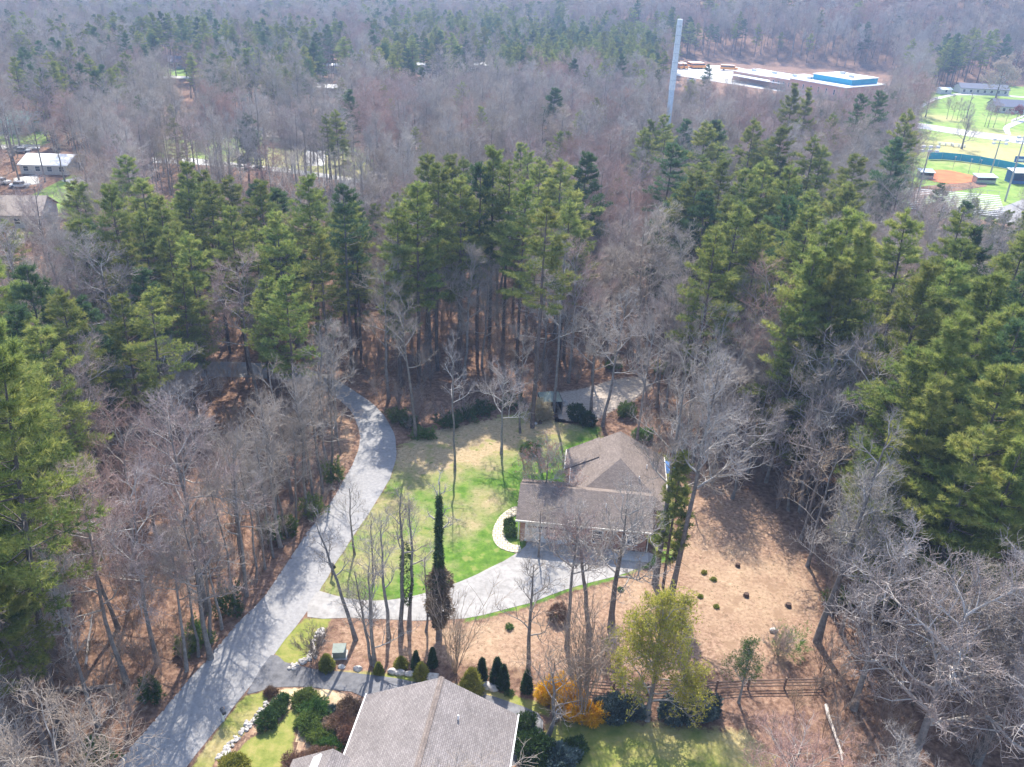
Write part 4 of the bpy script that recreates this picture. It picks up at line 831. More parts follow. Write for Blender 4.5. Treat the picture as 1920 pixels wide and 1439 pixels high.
# ------------------------------------------------------------------ garden plants
def plant(px, mesh, label, name='shrub', cat='shrub', group=None, sc=1, rz=0, sz=1):
    c = G(*px); o = ob(name, mesh, None, (c.x, c.y, 0)); o.scale = (sc, sc, sc * sz); o.rotation_euler.z = rz; return props(o, label, cat, group)
ARB = mesh_leaf('arborvitae', gen_blob(300, .52, .52, 1.15, 1300, .17, .07, 4, cone=1, lump=.06), M['arb'])
for k, (px, s, lb) in enumerate((((780, 1256), .92, 'dark slim cone shaped conifer, leftmost of those along the leafy bank'), ((811, 1251), .95, 'dark slim cone shaped conifer standing right of the leftmost one'), ((903, 1276), 1.1, 'dark slim cone shaped conifer right of the large golden conifer'), ((931, 1281), 1.25, 'tall dark cone conifer, left of the touching pair'), ((943, 1291), 1.15, 'tall dark cone conifer, right and nearer of the touching pair'), ((987, 1298), 1.1, 'dark cone conifer at the foot of the twin stemmed bare tree'))):
    plant(px, ARB, lb, 'cone_conifer', 'conifer', 'dark cone shaped conifers along the leafy bank', s, k * 1.3)
GJ = mesh_leaf('golden_conifer', gen_blob(301, .8, .8, .85, 1100, .24, .09, 5, cone=1, lump=.2), M['goldj'])
for k, (px, s, sz, lb) in enumerate((((613, 1254), .95, .95, 'golden green bushy conifer below the utility cabinet'), ((710, 1262), .62, 1.1, 'small golden conifer at the foot of the forked bare tree'), ((752, 1252), .85, .8, 'golden green low conifer between bare trunks'), ((790, 1268), .95, .9, 'golden green bushy conifer in front of the leftmost dark cone'), ((884, 1300), 1.35, 1.15, 'largest golden green conifer beside the peak of the grey roof'))):
    plant(px, GJ, lb, 'golden_conifer', 'conifer', 'golden green conifers above the lower driveway', s, k, sz)
def clump(px, rx, ry, rz_, n, mat, label, seed, tl=.2, tw=.08, name='shrub', rot=0, k=5, lump=.22): return plant(px, mesh_leaf(name, gen_blob(seed, rx, ry, rz_, n, tl, tw, k, lump=lump), M[mat]), label, name, 'shrub', None, 1, rot)
clump((1150, 1345), 1.7, 1.3, 1.5, 1500, 'rhodo', 'dark blue green rhododendron right of the yellow blossom, nearest it', 310, .26, .1, 'rhododendron')
clump((1182, 1340), 1.3, 1.1, 1.3, 1000, 'rhodo', 'dark rhododendron touching the one nearest the yellow blossom', 311, .26, .1, 'rhododendron')
clump((1262, 1345), 1.4, 1.2, 1.3, 1100, 'rhodo', 'dark rhododendron just right of the yellow green budding tree', 312, .26, .1, 'rhododendron')
clump((1298, 1348), 1.7, 1.3, 1.7, 1500, 'rhodo', 'largest dark rhododendron in front of the split rail fence', 313, .26, .1, 'rhododendron')
clump((1325, 1335), 1.1, 1.0, 1.5, 800, 'rhodo', 'dark rhododendron furthest right in the row before the fence', 314, .26, .1, 'rhododendron')
clump((1000, 1420), 1.6, 1.5, 1.6, 1300, 'boxw', 'dark evergreen close against the gutter of the near grey roof', 315, .25, .1, 'evergreen_bush')
clump((1050, 1432), 1.5, 1.2, 1.2, 1100, 'rhodo', 'grey leaved bush at the bottom beside the near grey roof', 316, .22, .08, 'evergreen_bush')
clump((1075, 1412), 1.1, 1.0, .9, 700, 'boxw', 'small dark bush beside the cut trunk on the lower lawn', 317, .22, .08, 'evergreen_bush')
clump((985, 1368), 1.0, .9, 1.1, 700, 'boxw', 'dark bush at the far eave corner of the near grey roof', 318, .22, .08, 'evergreen_bush')
FOR = [((1058, 1322), 1.6, 1.3, 1.7, 1900), ((1084, 1346), 1.3, 1.2, 1.7, 1600), ((1108, 1354), 1.2, .9, 1.2, 1100), ((1030, 1316), 1.1, .8, 1.6, 1100)]
for k, (px, a, c_, d_, n) in enumerate(FOR): clump(px, a, c_, d_, n, 'gold', ('bright yellow forsythia, biggest mound of the blossoming patch', 'bright yellow forsythia at the foot of the tall vase shaped stems', 'bright yellow forsythia nearest the dark rhododendrons', 'bright yellow forsythia nearest the grey roof')[k], 320 + k, .26, .07, 'forsythia', lump=.4)
# garden bed hedges at the lower left
clump((503, 1356), .95, 1.15, .75, 900, 'boxw', 'clipped dark green mound right of the diagonal rock strip', 330, .16, .07, 'hedge')
clump((520, 1334), .8, .9, .65, 650, 'boxw', 'clipped dark green mound furthest up beside the rock strip', 331, .16, .07, 'hedge')
clump((531, 1318), .5, .7, .6, 450, 'boxw', 'narrow clipped green mound next to the brown grass tuft', 332, .16, .07, 'hedge')
for k, (px, rx, ry, h) in enumerate((((572, 1315), 1.0, 1.0, .65), ((590, 1335), 1.3, 1.2, .6), ((580, 1360), 1.1, 1.2, .6), ((600, 1382), 1.2, .8, .5), ((618, 1402), 1.2, .7, .5))):
    clump(px, rx, ry, h, 1000, 'shrub', ('spreading bright green juniper nearest the lower driveway', 'spreading green juniper in the middle of the garden bed', 'spreading green juniper beside the pale mulch path', 'spreading green juniper below the middle one', 'spreading green juniper lowest in the garden bed')[k], 340 + k, .2, .07, 'juniper')
for k, (px, rx, ry, h) in enumerate((((655, 1338), 1.1, 1.1, .9), ((640, 1365), 1.3, 1.2, .9), ((655, 1385), 1.0, .9, .8), ((598, 1430), 1.5, 1.0, .9), ((560, 1439), 1.3, 1.0, .9))):
    clump(px, rx, ry, h, 900, 'heath', ('brown red shrub under the eave corner of the near roof', 'large brown shrub beside the near roof eave', 'brown shrub close to the gutter end', 'grey brown twiggy shrub at the bottom of the garden', 'grey brown shrub leftmost at the bottom of the garden')[k], 350 + k, .2, .04, 'brown_shrub', k=6)
clump((508, 1302), .5, .4, .4, 350, 'heath', 'small dark brown tuft at the top of the rock strip', 357, .3, .04, 'brown_tuft')
clump((622, 1336), .35, .35, .45, 220, 'rhodo', 'small silvery blue spiky plant between green and brown shrubs', 358, .3, .05, 'spiky_plant')
clump((440, 1436), 1.2, .8, .6, 700, 'goldj', 'low olive green bush at the bottom end of the rock strip', 359, .2, .07, 'low_bush')
for k, (px, s, mt, lb) in enumerate((((1320, 1075), .34, 'goldj', 'tiny dull green bush on the slope, leftmost of the upper two'), ((1338, 1088), .36, 'goldj', 'tiny yellow green bush on the slope, brightest of them'), ((1313, 1120), .3, 'goldj', 'tiny olive bush on the slope, lower left'), ((1343, 1139), .3, 'goldj', 'tiny olive bush on the slope, lowest'), ((1163, 1107), .35, 'shrub', 'tiny bright green plant below the driveway end'), ((955, 1178), .5, 'shrub', 'tiny green plant on the leafy bank below the driveway'), ((1040, 1160), .4, 'shrub', 'low green plant beside the dark round bush'), ((955, 1302), .5, 'boxw', 'low dark green plant on the verge under the touching cones'))):
    clump(px, s * .8, s * .8, s * .5, 160, mt, lb, 360 + k, .1, .06, 'small_bush')
clump((1046, 1160), 1.0, .8, 1.3, 900, 'heath', 'dark brown round bush on the bank below the driveway', 372, .25, .03, 'round_bush', k=6)
clump((1012, 786), 1.7, 1.4, 2.0, 1300, 'pink', 'pale green round shrub in front of the canvas canopy', 373, .25, .09, 'pale_shrub')
clump((1080, 790), 1.2, 1.1, 2.0, 1000, 'arb', 'dark blue green conifer, left of the pair at the gravel edge', 374, .25, .09, 'garden_conifer')
clump((1101, 798), 1.1, 1.0, 1.5, 800, 'arb', 'dark blue green conifer, right and smaller of the pair at the gravel edge', 375, .25, .09, 'garden_conifer')
clump((1175, 782), 1.3, 1.1, 1.6, 900, 'shrub', 'dense green shrub at the right end of the gravel clearing', 376, .25, .09, 'green_shrub')
clump((1205, 825), 1.4, 1.1, 1.2, 800, 'shrub', 'bright green shrub behind the house beside a trunk', 377, .25, .09, 'green_shrub')
clump((995, 850), 1.3, 1.1, 1.0, 700, 'shrub', 'green shrub on the lawn under the trunk shadows', 378, .25, .09, 'green_shrub')
clump((1068, 925), .9, .9, .9, 400, 'boxw', 'dark shrub in the corner between the two house roofs', 379, .2, .08, 'dark_shrub')
for k, (px, a, h, mt) in enumerate((((745, 790), 1.6, 1.8, 'shrub'), ((768, 800), 1.3, 1.5, 'boxw'), ((795, 820), 1.7, 1.2, 'shrub'), ((875, 785), 2.0, 1.7, 'boxw'), ((905, 775), 1.8, 1.6, 'boxw'), ((842, 800), 1.8, 1.8, 'boxw'), ((960, 762), 2.0, 1.8, 'boxw'), ((585, 965), 1.6, 2.4, 'shrub'), ((540, 1000), 1.5, 2.0, 'shrub'), ((510, 1015), 1.3, 2.4, 'shrub'), ((430, 1150), 1.5, 3.0, 'boxw'), ((376, 1205), 1.2, 2.6, 'shrub'), ((350, 1225), 1.0, 1.4, 'shrub'), ((180, 1425), 1.4, 1.8, 'boxw'), ((285, 1310), 1.0, 2.2, 'boxw'), ((625, 900), 1.6, 2.2, 'shrub'), ((1240, 700), 1.8, 1.6, 'shrub'), ((1150, 690), 1.6, 1.6, 'shrub'), ((1660, 1130), 1.5, 1.6, 'shrub'), ((1570, 1130), 1.4, 1.6, 'shrub'))):
    clump(px, a * .85, a * .7, h * .7, 420, mt, 'green thicket shrub, ' + ('first from the road bend below the red leaf bank', 'second from the road bend', 'low and bright where the lawn meets the road bend', 'dark, middle of the lawn top', 'dark, right of the one in the middle of the lawn top', 'dark, left of the lawn top middle', 'dark, near the tall pine foot', 'beside the road halfway down', 'beside the road, lower of the halfway ones', 'beside the road, further into the trees', 'tall and dark, near the two fallen trunks', 'narrow, near the road below the fallen trunks', 'small and bright, at the foot of a trunk near the road', 'dark, near the bottom of the road', 'slim, beside the road near its widest shadow', 'highest one inside the road bend', 'pale, beyond the gravel clearing', 'round, at the back of the gravel clearing', 'on the bank right of the leafy slope', 'left of another on the bank right of the leafy slope')[k], 380 + k, .32, .09, 'evergreen_shrub', lump=.55)
VS = mesh_wood('leafless_shrub', gen_vase(400, 3.0, 26, .75, 1.5, 1.0, .016), M['brush'])
plant((588, 1232), VS, 'leafless round shrub with fanning brown twigs by the rock pile', 'leafless_shrub', sc=.95)
plant((1130, 1230), VS, 'leafless grey shrub left of the yellow green budding tree', 'leafless_shrub', sc=1.0)
plant((1480, 1225), mesh_leaf('grey_green_shrub', gen_blob(402, 1.8, 1.3, 2.0, 420, .34, .03, 5, lump=.5), M['shrub']), 'grey green wispy shrub by the fence corner', 'grey_green_shrub')
plant((1455, 1228), VS, 'leafless shrub at the foot of the wispy grey green one', 'leafless_shrub', sc=.9)
def vase(px, H, n, sp, mat, label, seed, r=.035, dens=1.0): return plant(px, mesh_wood('multi_stem_tree', gen_vase(seed, H, n, sp, dens, 1.0, r), M[mat]), label, 'multi_stem_tree', 'tree')
vase((853, 1262), 8.0, 14, .22, 'twigtan', 'slender multi stemmed leafless tree right of the ivy clad trunk', 410)
vase((1090, 1358), 11.5, 16, .17, 'twigtan', 'tall vase shaped bunch of tan stems rising out of the yellow blossom', 411, .04)
vase((1098, 1335), 9.5, 9, .2, 'twigtan', 'shorter vase shaped bunch of tan stems behind the tallest one', 412, .04)

# ------------------------------------------------------------------ single trees that can be told apart
def base_h(px, ytop):
    """height of an upright tree standing at px whose top is seen at row ytop"""
    c = G(*px); lo, hi = .5, 45
    for _ in range(30):
        m = (lo + hi) / 2
        if PJ((c.x, c.y, m))[1] > ytop: lo = m
        else: hi = m
    return c, lo
TREES = []      # (x, y, radius, height) of what stands already
def bare(px, ytop, kind, var, label, wide=1.0, lean=(0, 0), rz=None, name='bare_tree', mats=None, group=None):
    c, h = base_h(px, ytop); t = tree(kind, var, (c.x, c.y, 0), h, name, label, 'tree', group, rz, lean, wide); TREES.append((c.x, c.y, 2, h)); return t
# custom trees near the drive and the house
def custom(px, H, seed, cb, Rc, nl, up_, r0, mat, label, lean=(0, 0), thick=1, dens=1, wob=.04, rz=0, name='bare_tree', bm='bark'):
    a, b, sg = gen_bare(seed, H, cb, Rc, nl, up_, r0, .93, dens, thick, wob); c = G(*px)
    r = empty(name, (c.x, c.y, 0), label, 'tree', None, rz)
    if lean != (0, 0): r.rotation_euler = (Matrix.Rotation(lean[0], 3, 'Y') @ Matrix.Rotation(-lean[1], 3, 'X') @ Matrix.Rotation(rz, 3, 'Z')).to_euler()
    ob('trunk', mesh_wood('hardwood_trunk', a, M[bm]), r); ob('crown', mesh_wood('hardwood_crown', b, M[mat]), r); TREES.append((c.x, c.y, 2, H)); return r, sg, c
def buds(r, sg, n, mat, seed, tl=.22, tw=.08, k=4, jit=.12):
    rg = np.random.default_rng(seed); A = [s for s in sg[3] + sg[2]]; idx = rg.integers(0, len(A), n); f = rg.uniform(0, 1, n)[:, None]
    P = np.array([A[i][0] for i in idx]) * (1 - f) + np.array([A[i][1] for i in idx]) * f + rg.normal(0, jit, (n, 3))
    V, Fq = tufts(P, np.tile([0, 0, 1.], (n, 1)), tl, tw, k, rg, 1.5); return ob('buds', mesh_leaf('buds', (V, Fq, np.clip(np.repeat(rg.normal(.5, .2, n), 3 * k), 0, 1)), M[mat]), r)
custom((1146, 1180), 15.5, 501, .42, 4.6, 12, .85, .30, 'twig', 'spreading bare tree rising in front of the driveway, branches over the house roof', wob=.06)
custom((667, 1200), 15, 502, .50, 2.2, 9, 1.0, .17, 'twig', 'leaning bare tree behind the utility cabinet', lean=(-.17, 0), dens=.8, wob=.05)
custom((703, 1248), 12, 503, .12, 3.6, 9, 1.15, .17, 'twig', 'bare tree forking low above the small golden conifer', dens=.8, wob=.05)
custom((697, 1246), 11, 504, .35, 2.2, 7, 1.0, .12, 'twig', 'thin bare stem beside the low forking tree', lean=(-.12, .02), dens=.8, wob=.06)
custom((729, 1196), 15, 505, .42, 2.2, 9, 1.05, .16, 'twig', 'crooked bare tree with pale trunk, just left of the tallest bare pair', dens=.8, wob=.09)
custom((752, 1190), 17, 506, .55, 2.2, 8, 1.0, .20, 'twig', 'tallest bare tree by the driveway mouth, dark crooked trunk', lean=(.02, 0), dens=.8, wob=.07)
r, sg, c = custom((767, 1178), 16, 507, .5, 2.2, 8, 1.0, .17, 'twig', 'bare tree with ivy wrapped round its lower trunk', lean=(-.02, 0), dens=.7, wob=.05)
rg_ = np.random.default_rng(9); n_ = 420; z_ = rg_.uniform(3, 10, n_); w_ = .22 + .28 * np.sin((z_ - 3) / 7 * 3.14); az_ = rg_.uniform(0, 6.28, n_)
V_, F_ = tufts(np.stack([np.cos(az_) * w_, np.sin(az_) * w_, z_], 1), np.stack([np.cos(az_), np.sin(az_), z_ * 0 - .2], 1), .2, .1, 4, rg_); ob('ivy', mesh_leaf('ivy', (V_, F_, np.clip(np.repeat(rg_.normal(.5, .2, n_), 12), 0, 1)), M['ivy']), r)
r, sg, c = custom((823, 1196), 18.5, 508, .7, 1.9, 7, 1.0, .22, 'twig', 'tall trunk wrapped in dark ivy above and shaggy brown vines below', lean=(.0, 0), dens=.6, wob=.02)
for nm, mt, z0, z1, n_, w0, w1 in (('vine', 'vine', 1.4, 8.5, 1900, .35, 1.15), ('ivy', 'ivy', 5.5, 16, 1100, .46, .08)):
    z_ = rg_.uniform(z0, z1, n_); t_ = (z_ - z0) / (z1 - z0); w_ = (w0 + (w1 - w0) * (np.sin(t_ * 3.14) if nm == 'vine' else t_)) * rg_.uniform(.5, 1.1, n_); az_ = rg_.uniform(0, 6.28, n_)
    w_ = w_ * (1 + .25 * np.sin(z_ * 2.1) + .2 * np.sin(az_ * 2 + z_)); V_, F_ = tufts(np.stack([np.cos(az_) * w_, np.sin(az_) * w_, z_], 1), np.stack([np.cos(az_), np.sin(az_), z_ * 0 - .3], 1), .28, .10, 5, rg_)
    ob(nm, mesh_leaf(nm, (V_, F_, np.clip(np.repeat(rg_.normal(.5, .22, n_), 15), 0, 1)), M[mt]), r)
custom((799, 1184), 9, 509, .5, 1.4, 6, 1.0, .09, 'twig', 'thin crooked bare stem left of the ivy clad trunk', dens=.7, wob=.1)
custom((990, 1266), 13.5, 510, .35, 2.8, 9, 1.1, .19, 'twig', 'twin stemmed bare tree behind the dark cones', dens=.8, wob=.05)
custom((1063, 1212), 14.5, 511, .62, 3.4, 9, .7, .19, 'twigred', 'bare tree with straight reddish trunk and twiggy top before the garage', dens=1, wob=.03)
custom((1105, 1190), 15, 512, .58, 3.0, 9, .8, .22, 'twig', 'bare tree with trunk leaning towards the garage', lean=(-.16, .0), dens=.9, wob=.03)
r, sg, c = custom((1020, 962), 8.5, 513, .22, 3.4, 12, .5, .12, 'twigred', 'spreading red budded maple between the lawn and the house', dens=1.2); buds(r, sg, 900, 'redbud', 1, .12, .05)
custom((1010, 1045), 6.5, 514, .2, 2.4, 10, .5, .09, 'twig', 'small round pale twigged tree at the garage corner', dens=1.1)
custom((1040, 1350), 7, 515, .25, 3.0, 9, .8, .16, 'twig', 'crooked dark bare tree on the dark driveway edge by the yellow blossom', dens=.9, wob=.08)
custom((1024, 1388), 3.2, 516, .75, .8, 3, 1.0, .26, 'twig', 'thick pruned trunk leaning on the lower lawn with cut stubs', lean=(.25, .1), dens=.5)
r, sg, c = custom((1213, 1350), 12.8, 517, .16, 3.7, 20, 1.0, .2, 'twigtan', 'yellow green budding pear tree in front of the split rail fence', dens=.9); buds(r, sg, 7500, 'bud', 2, .17, .09, 4, .2)
r, sg, c = custom((1385, 1318), 6.5, 518, .3, 1.6, 10, .8, .09, 'twigtan', 'young thin green leaved tree at the fence', dens=1); buds(r, sg, 1300, 'shrub', 3, .13, .06)
custom((1228, 1095), 27, 519, .42, 4.6, 12, .85, .27, 'twig', 'tall straight grey trunk, left of the three beside the house gable end', wob=.015)
custom((1258, 1118), 28, 520, .5, 4.4, 11, .85, .27, 'twig', 'tall grey trunk, right of the three beside the house gable end', lean=(.04, 0), wob=.02)
c, h = base_h((1243, 1102), 815); tree(PINE, 9, (c.x, c.y, 0), 16.0, 'pine_tree', 'thin young pine between the two tall grey trunks beside the house', 'tree', None, 1, wide=.95)
custom((940, 850), 12, 521, .45, 3.8, 10, .6, .15, 'twigpale', 'pale topped bare tree alone on the lawn casting a forked shadow', thick=1.1, wob=.03)
custom((853, 882), 19, 522, .5, 2.2, 9, .9, .12, 'twigpale', 'very thin pale trunk standing on the left half of the lawn', wob=.03, dens=.8)
custom((975, 812), 15, 523, .5, 2.6, 9, .9, .12, 'twig', 'thin bare trunk left of the tall pine on the lawn', dens=.8)
c, h = base_h((998, 802), 376); tree(PINE, 4, (c.x, c.y, 0), h, 'pine_tree', 'tall pine with the bare lower trunk standing on the lawn top', 'tree', None, 2.2, lean=(.02, 0), wide=1.05); TREES.append((c.x, c.y, 3, h))
custom((1037, 776), 27, 524, .45, 3.2, 10, .9, .2, 'twig', 'tall bare tree between the round pale shrub and the gravel clearing', wob=.02)
custom((1108, 772), 17, 525, .4, 4.0, 11, .7, .18, 'twig', 'bare tree on the gravel behind the two garden conifers', wob=.04)
custom((1130, 800), 20, 526, .45, 4.2, 11, .7, .2, 'twig', 'bare tree with curved trunk behind the house peak', lean=(.08, 0), wob=.05)
custom((1194, 832), 18, 527, .5, 3.8, 10, .8, .15, 'twig', 'thin bare tree behind the far right corner of the house', wob=.03)
custom((780, 822), 21, 528, .5, 3.4, 10, .8, .2, 'twig', 'grey trunked bare tree where the lawn meets the shrubs at the road bend', lean=(-.05, 0), wob=.04)
custom((1373, 935), 12, 529, .35, 5.6, 13, .35, .16, 'twigpale', 'low spreading bare tree throwing a forked shadow on the leafy slope', thick=1.1)
custom((1334, 905), 16, 530, .4, 4.6, 12, .7, .15, 'twig', 'bare tree at the top of the leafy slope, left of the spreading one')
custom((1532, 1205), 25, 531, .3, 3.8, 12, .8, .30, 'twig', 'tall dark bare trunk leaning right along the slope edge', lean=(.07, 0), wob=.025)
custom((1600, 1330), 18, 532, .30, 5.4, 13, .6, .26, 'twigpale', 'white limbed bare tree on the bank beyond the fence end', thick=1.25, wob=.05)
custom((1700, 1450), 19, 533, .32, 6.2, 15, .6, .34, 'twigpale', 'large white limbed bare tree in the near right thicket', thick=1.3, wob=.04)
custom((1830, 1430), 20, 534, .38, 6.0, 15, .6, .32, 'twigpale', 'large white limbed bare tree under the dark near pines', thick=1.25, wob=.04)
custom((1890, 1540), 18, 535, .35, 6.0, 14, .55, .3, 'twigpale', 'white limbed bare tree at the bottom right edge of the wood', thick=1.3)
custom((300, 1035), 9, 536, .7, .9, 3, 1.0, .2, 'twigpale', 'broken pale topped snag in the wood left of the road', dens=.4)
custom((350, 960), 15, 537, .3, 5.4, 13, .4, .2, 'twigpale', 'pale twigged bare tree in the middle of the wood left of the road', thick=1.1)
custom((330, 830), 13, 538, .3, 5.0, 13, .45, .2, 'twigpale', 'pale bare tree with arching limbs below the shaded road bend', thick=1.1)
custom((395, 1235), 17, 539, .4, 3.8, 12, .7, .22, 'twigred', 'reddish bare tree beside the road opposite the grassy corner')
custom((700, 1090), 8, 540, .3, 2.2, 9, .8, .08, 'twig', 'small bare tree on the lawn near the driveway mouth', dens=.8)
custom((665, 1040), 9, 541, .3, 2.4, 9, .8, .09, 'twig', 'small bare tree on the lawn edge beside the road', dens=.8)
custom((1558, 275), 0.1, 542, .3, .1, 2, .8, .01, 'twig', 'x') if False else None
r, sg, c = custom((1803, 280), 13, 543, .14, 5.0, 10, .9, .32, 'twig', 'lone bare tree in the dry field behind the outfield fence')
r, sg, c = custom((1867, 184), 17, 544, .2, 8.0, 15, .6, .35, 'twigpale', 'broad pale blossoming tree before the long grey roofed house'); buds(r, sg, 2600, 'pink', 4, .5, .25)
r, sg, c = custom((1905, 226), 5, 545, .2, 2.5, 10, .6, .1, 'twigred', 'small dark red tree beside the pale lane bend'); buds(r, sg, 600, 'redbud', 5, .3, .2)
custom((1812, 222), 12, 546, .4, 1.2, 6, 1, .25, 'twig', 'narrow bare stem standing alone on the green lawn')
custom((1735, 220), 13, 547, .3, 4.0, 12, .7, .2, 'twig', 'bare tree at the near end of the country lane')
for k, (x, y, h) in enumerate(((1775, 224, 10), (1784, 226, 8), (1794, 226, 9), (1803, 228, 8), (1852, 240, 12), (1862, 240, 10), (1846, 238, 9), (1885, 236, 7))):
    c = G(x, y); tree(BARE, (4, 5, 0, 4)[k % 4], (c.x, c.y, 0), h, 'bare_tree', ('first', 'second', 'third', 'fourth', 'sixth', 'seventh', 'fifth', 'eighth')[k] + ' from the left of the small bare trees along the country road', 'tree', 'small bare trees along the country road', wide=1.2)
c = G(1408 - 400, 205); 

RE = [(588, 948), (572, 968), (556, 985), (540, 1008), (526, 1026), (512, 1046), (497, 1068), (480, 1092), (462, 1118), (440, 1150), (416, 1180), (396, 1206), (604, 925), (622, 898), (612, 862), (598, 880), (640, 850), (630, 815), (600, 820), (575, 905), (548, 940), (520, 975), (490, 1020), (455, 1070), (372, 1232), (350, 1258)]
for k, px in enumerate(sorted(RE)):
    c = G(*px); hh = random.Random(k + 40).uniform(13, 19); K = THIN if k % 3 else BARE; od = 'first second third fourth fifth sixth seventh eighth ninth tenth eleventh twelfth thirteenth fourteenth fifteenth sixteenth seventeenth eighteenth nineteenth twentieth twenty-first twenty-second twenty-third twenty-fourth twenty-fifth twenty-sixth'.split()[k]
    tree(K, (k * 2) % 3 if K is THIN else (6, 2, 0)[k // 3 % 3], (c.x, c.y, 0), hh, 'bare_tree', od + ' bare tree from the left lining the wooded side of the road', 'tree', 'bare trees lining the wooded side of the road', None, (random.Random(k).uniform(-.08, .05), 0), 1.1); TREES.append((c.x, c.y, 1.5, hh))
for k, (px, hh, v) in enumerate((((1272, 905), 16, 0), ((1296, 880), 19, 2), ((1312, 845), 20, 0), ((1348, 862), 17, 1), ((1402, 888), 18, 2), ((1436, 905), 19, 0), ((1478, 958), 17, 2), ((1502, 1012), 18, 0), ((1514, 1062), 16, 1), ((1285, 830), 21, 2), ((1262, 800), 20, 0))):
    c = G(*px); tree(THIN, v, (c.x, c.y, 0), hh, 'bare_tree', ('seventh', 'sixth', 'fifth', 'fourth', 'third', 'second', 'first', 'eighth', 'ninth', 'tenth', 'eleventh')[k] + ' slender bare tree edging the top of the leafy slope', 'tree', 'slender bare trees edging the leafy slope', None, (.02, 0), 1.15); TREES.append((c.x, c.y, 1.5, hh))
# pines told apart by their order in each stand: (top x, top row, height, kind)
def stand(L, what, group, wide=1.0, name='pine_tree'):
    L = sorted(L); N = len(L); O = 'first second third fourth fifth sixth seventh eighth ninth tenth eleventh twelfth thirteenth fourteenth fifteenth sixteenth seventeenth eighteenth nineteenth twentieth'.split()
    for k, (x, y, h, v) in enumerate(L):
        far = False; c = G(x, y, h)
        if terr(c.x, c.y) > 1:
            for t in range(400, 1500, 8):
                d = ray(x, y) * t
                if HC + d[2] <= float(terr(d[0], d[1])) + h: c = Vector((d[0], d[1], 0)); break
        o = tree(PINE, v, (c.x, c.y, float(terr(c.x, c.y))), h, name, f'{O[k]} pine from the left {what}', 'tree', group, wide=wide); TREES.append((c.x, c.y, 3.4, h))
stand([(205, 352, 27, 0), (262, 400, 24, 6), (300, 372, 25, 1), (345, 308, 27, 1), (388, 338, 26, 3), (312, 430, 23, 6), (432, 392, 25, 0), (475, 428, 23, 3), (520, 402, 26, 1), (575, 332, 28, 0), (640, 350, 28, 2), (598, 440, 24, 6), (230, 455, 23, 3), (165, 415, 20, 5), (352, 440, 24, 3)], 'in the green stand beyond the shaded road bend', 'pines of the stand beyond the shaded road bend')
stand([(780, 345, 30, 0), (820, 312, 31, 1), (865, 332, 29, 6), (903, 308, 30, 2), (927, 277, 32, 0), (955, 305, 31, 4), (1012, 300, 27, 6), (1097, 290, 27, 5), (985, 345, 29, 0), (1068, 380, 26, 6), (745, 385, 27, 3)], 'in the stand behind the lawn top', 'tall pines behind the top of the lawn')
stand([(1355, 302, 28, 0), (1400, 322, 29, 1), (1440, 300, 30, 3), (1482, 314, 30, 0), (1388, 384, 29, 6), (1328, 362, 26, 5), (1522, 395, 30, 1), (1556, 422, 31, 0), (1592, 398, 32, 1), (1625, 428, 32, 7), (1480, 372, 29, 2), (1348, 432, 28, 3), (1430, 420, 27, 6), (1530, 470, 29, 7), (1575, 500, 28, 7)], 'beyond the leafy slope', 'pines of the stand beyond the leafy slope')
stand([(1742, 498, 31, 7), (1862, 520, 31, 7), (1912, 575, 30, 8), (1802, 600, 30, 7), (1728, 660, 26, 1), (1885, 690, 28, 7), (1765, 720, 26, 7), (1845, 800, 25, 8), (1775, 805, 22, 0), (1925, 830, 24, 7), (1790, 850, 20, 8)], 'among the huge dense ones at the near right', 'huge dense pines at the near right', 1.12)
c, h = base_h((112, 1392), 660); tree(PINE, 0, (c.x, c.y, 0), h, 'pine_tree', 'towering near pine at the left edge, long bare lower trunk beside the wood floor', 'tree', None, .8, lean=(.09, 0), wide=.98); TREES.append((c.x, c.y, 3, h))
c, h = base_h((-30, 1360), 760); tree(PINE, 6, (c.x, c.y, 0), h, 'pine_tree', 'pine half cut off by the left edge, nearest the towering near pine', 'tree', None, 2.8, wide=1.1); TREES.append((c.x, c.y, 3, h))
stand([(110, 545, 24, 6), (2, 720, 27, 8), (-20, 600, 28, 7), (150, 560, 20, 5)], 'among the large ones at the near left', 'large pines at the near left', 1.05)
c = G(900, 202, 21); tree(PINE, 1, (c.x, c.y, 0), 21, 'pine_tree', 'lone pine standing in the grey wood, between the tall pole and the pale lanes', 'tree', None, 1); TREES.append((c.x, c.y, 3, 21))
stand([(1222, 226, 23, 0), (1247, 218, 24, 1), (1285, 226, 22, 5), (1350, 228, 24, 3), (1492, 160, 29, 7), (1518, 168, 27, 7), (1614, 178, 27, 2), (1650, 172, 28, 2), (1708, 208, 30, 3), (1688, 262, 27, 5), (1330, 122, 17, 5), (1562, 215, 24, 6)], 'between the tall pole and the ball field', 'scattered pines between the tall pole and the ball field')
stand([(1768, 345, 16, 5), (1832, 372, 14, 6), (1890, 396, 20, 0), (1920, 400, 19, 1), (1725, 398, 15, 6), (1862, 410, 17, 5)], 'before the pale bleachers', 'pines in front of the pale bleachers')
stand([(1078, 112, 22, 5), (1108, 122, 22, 3), (1135, 108, 24, 0), (1165, 104, 24, 5), (1190, 118, 22, 3), (1206, 132, 21, 1), (980, 104, 20, 5), (940, 102, 20, 5), (870, 122, 18, 5), (852, 98, 18, 0), (1235, 132, 17, 5)], 'in the rounded group left of the tall pole', 'rounded group of pines left of the tall pole')
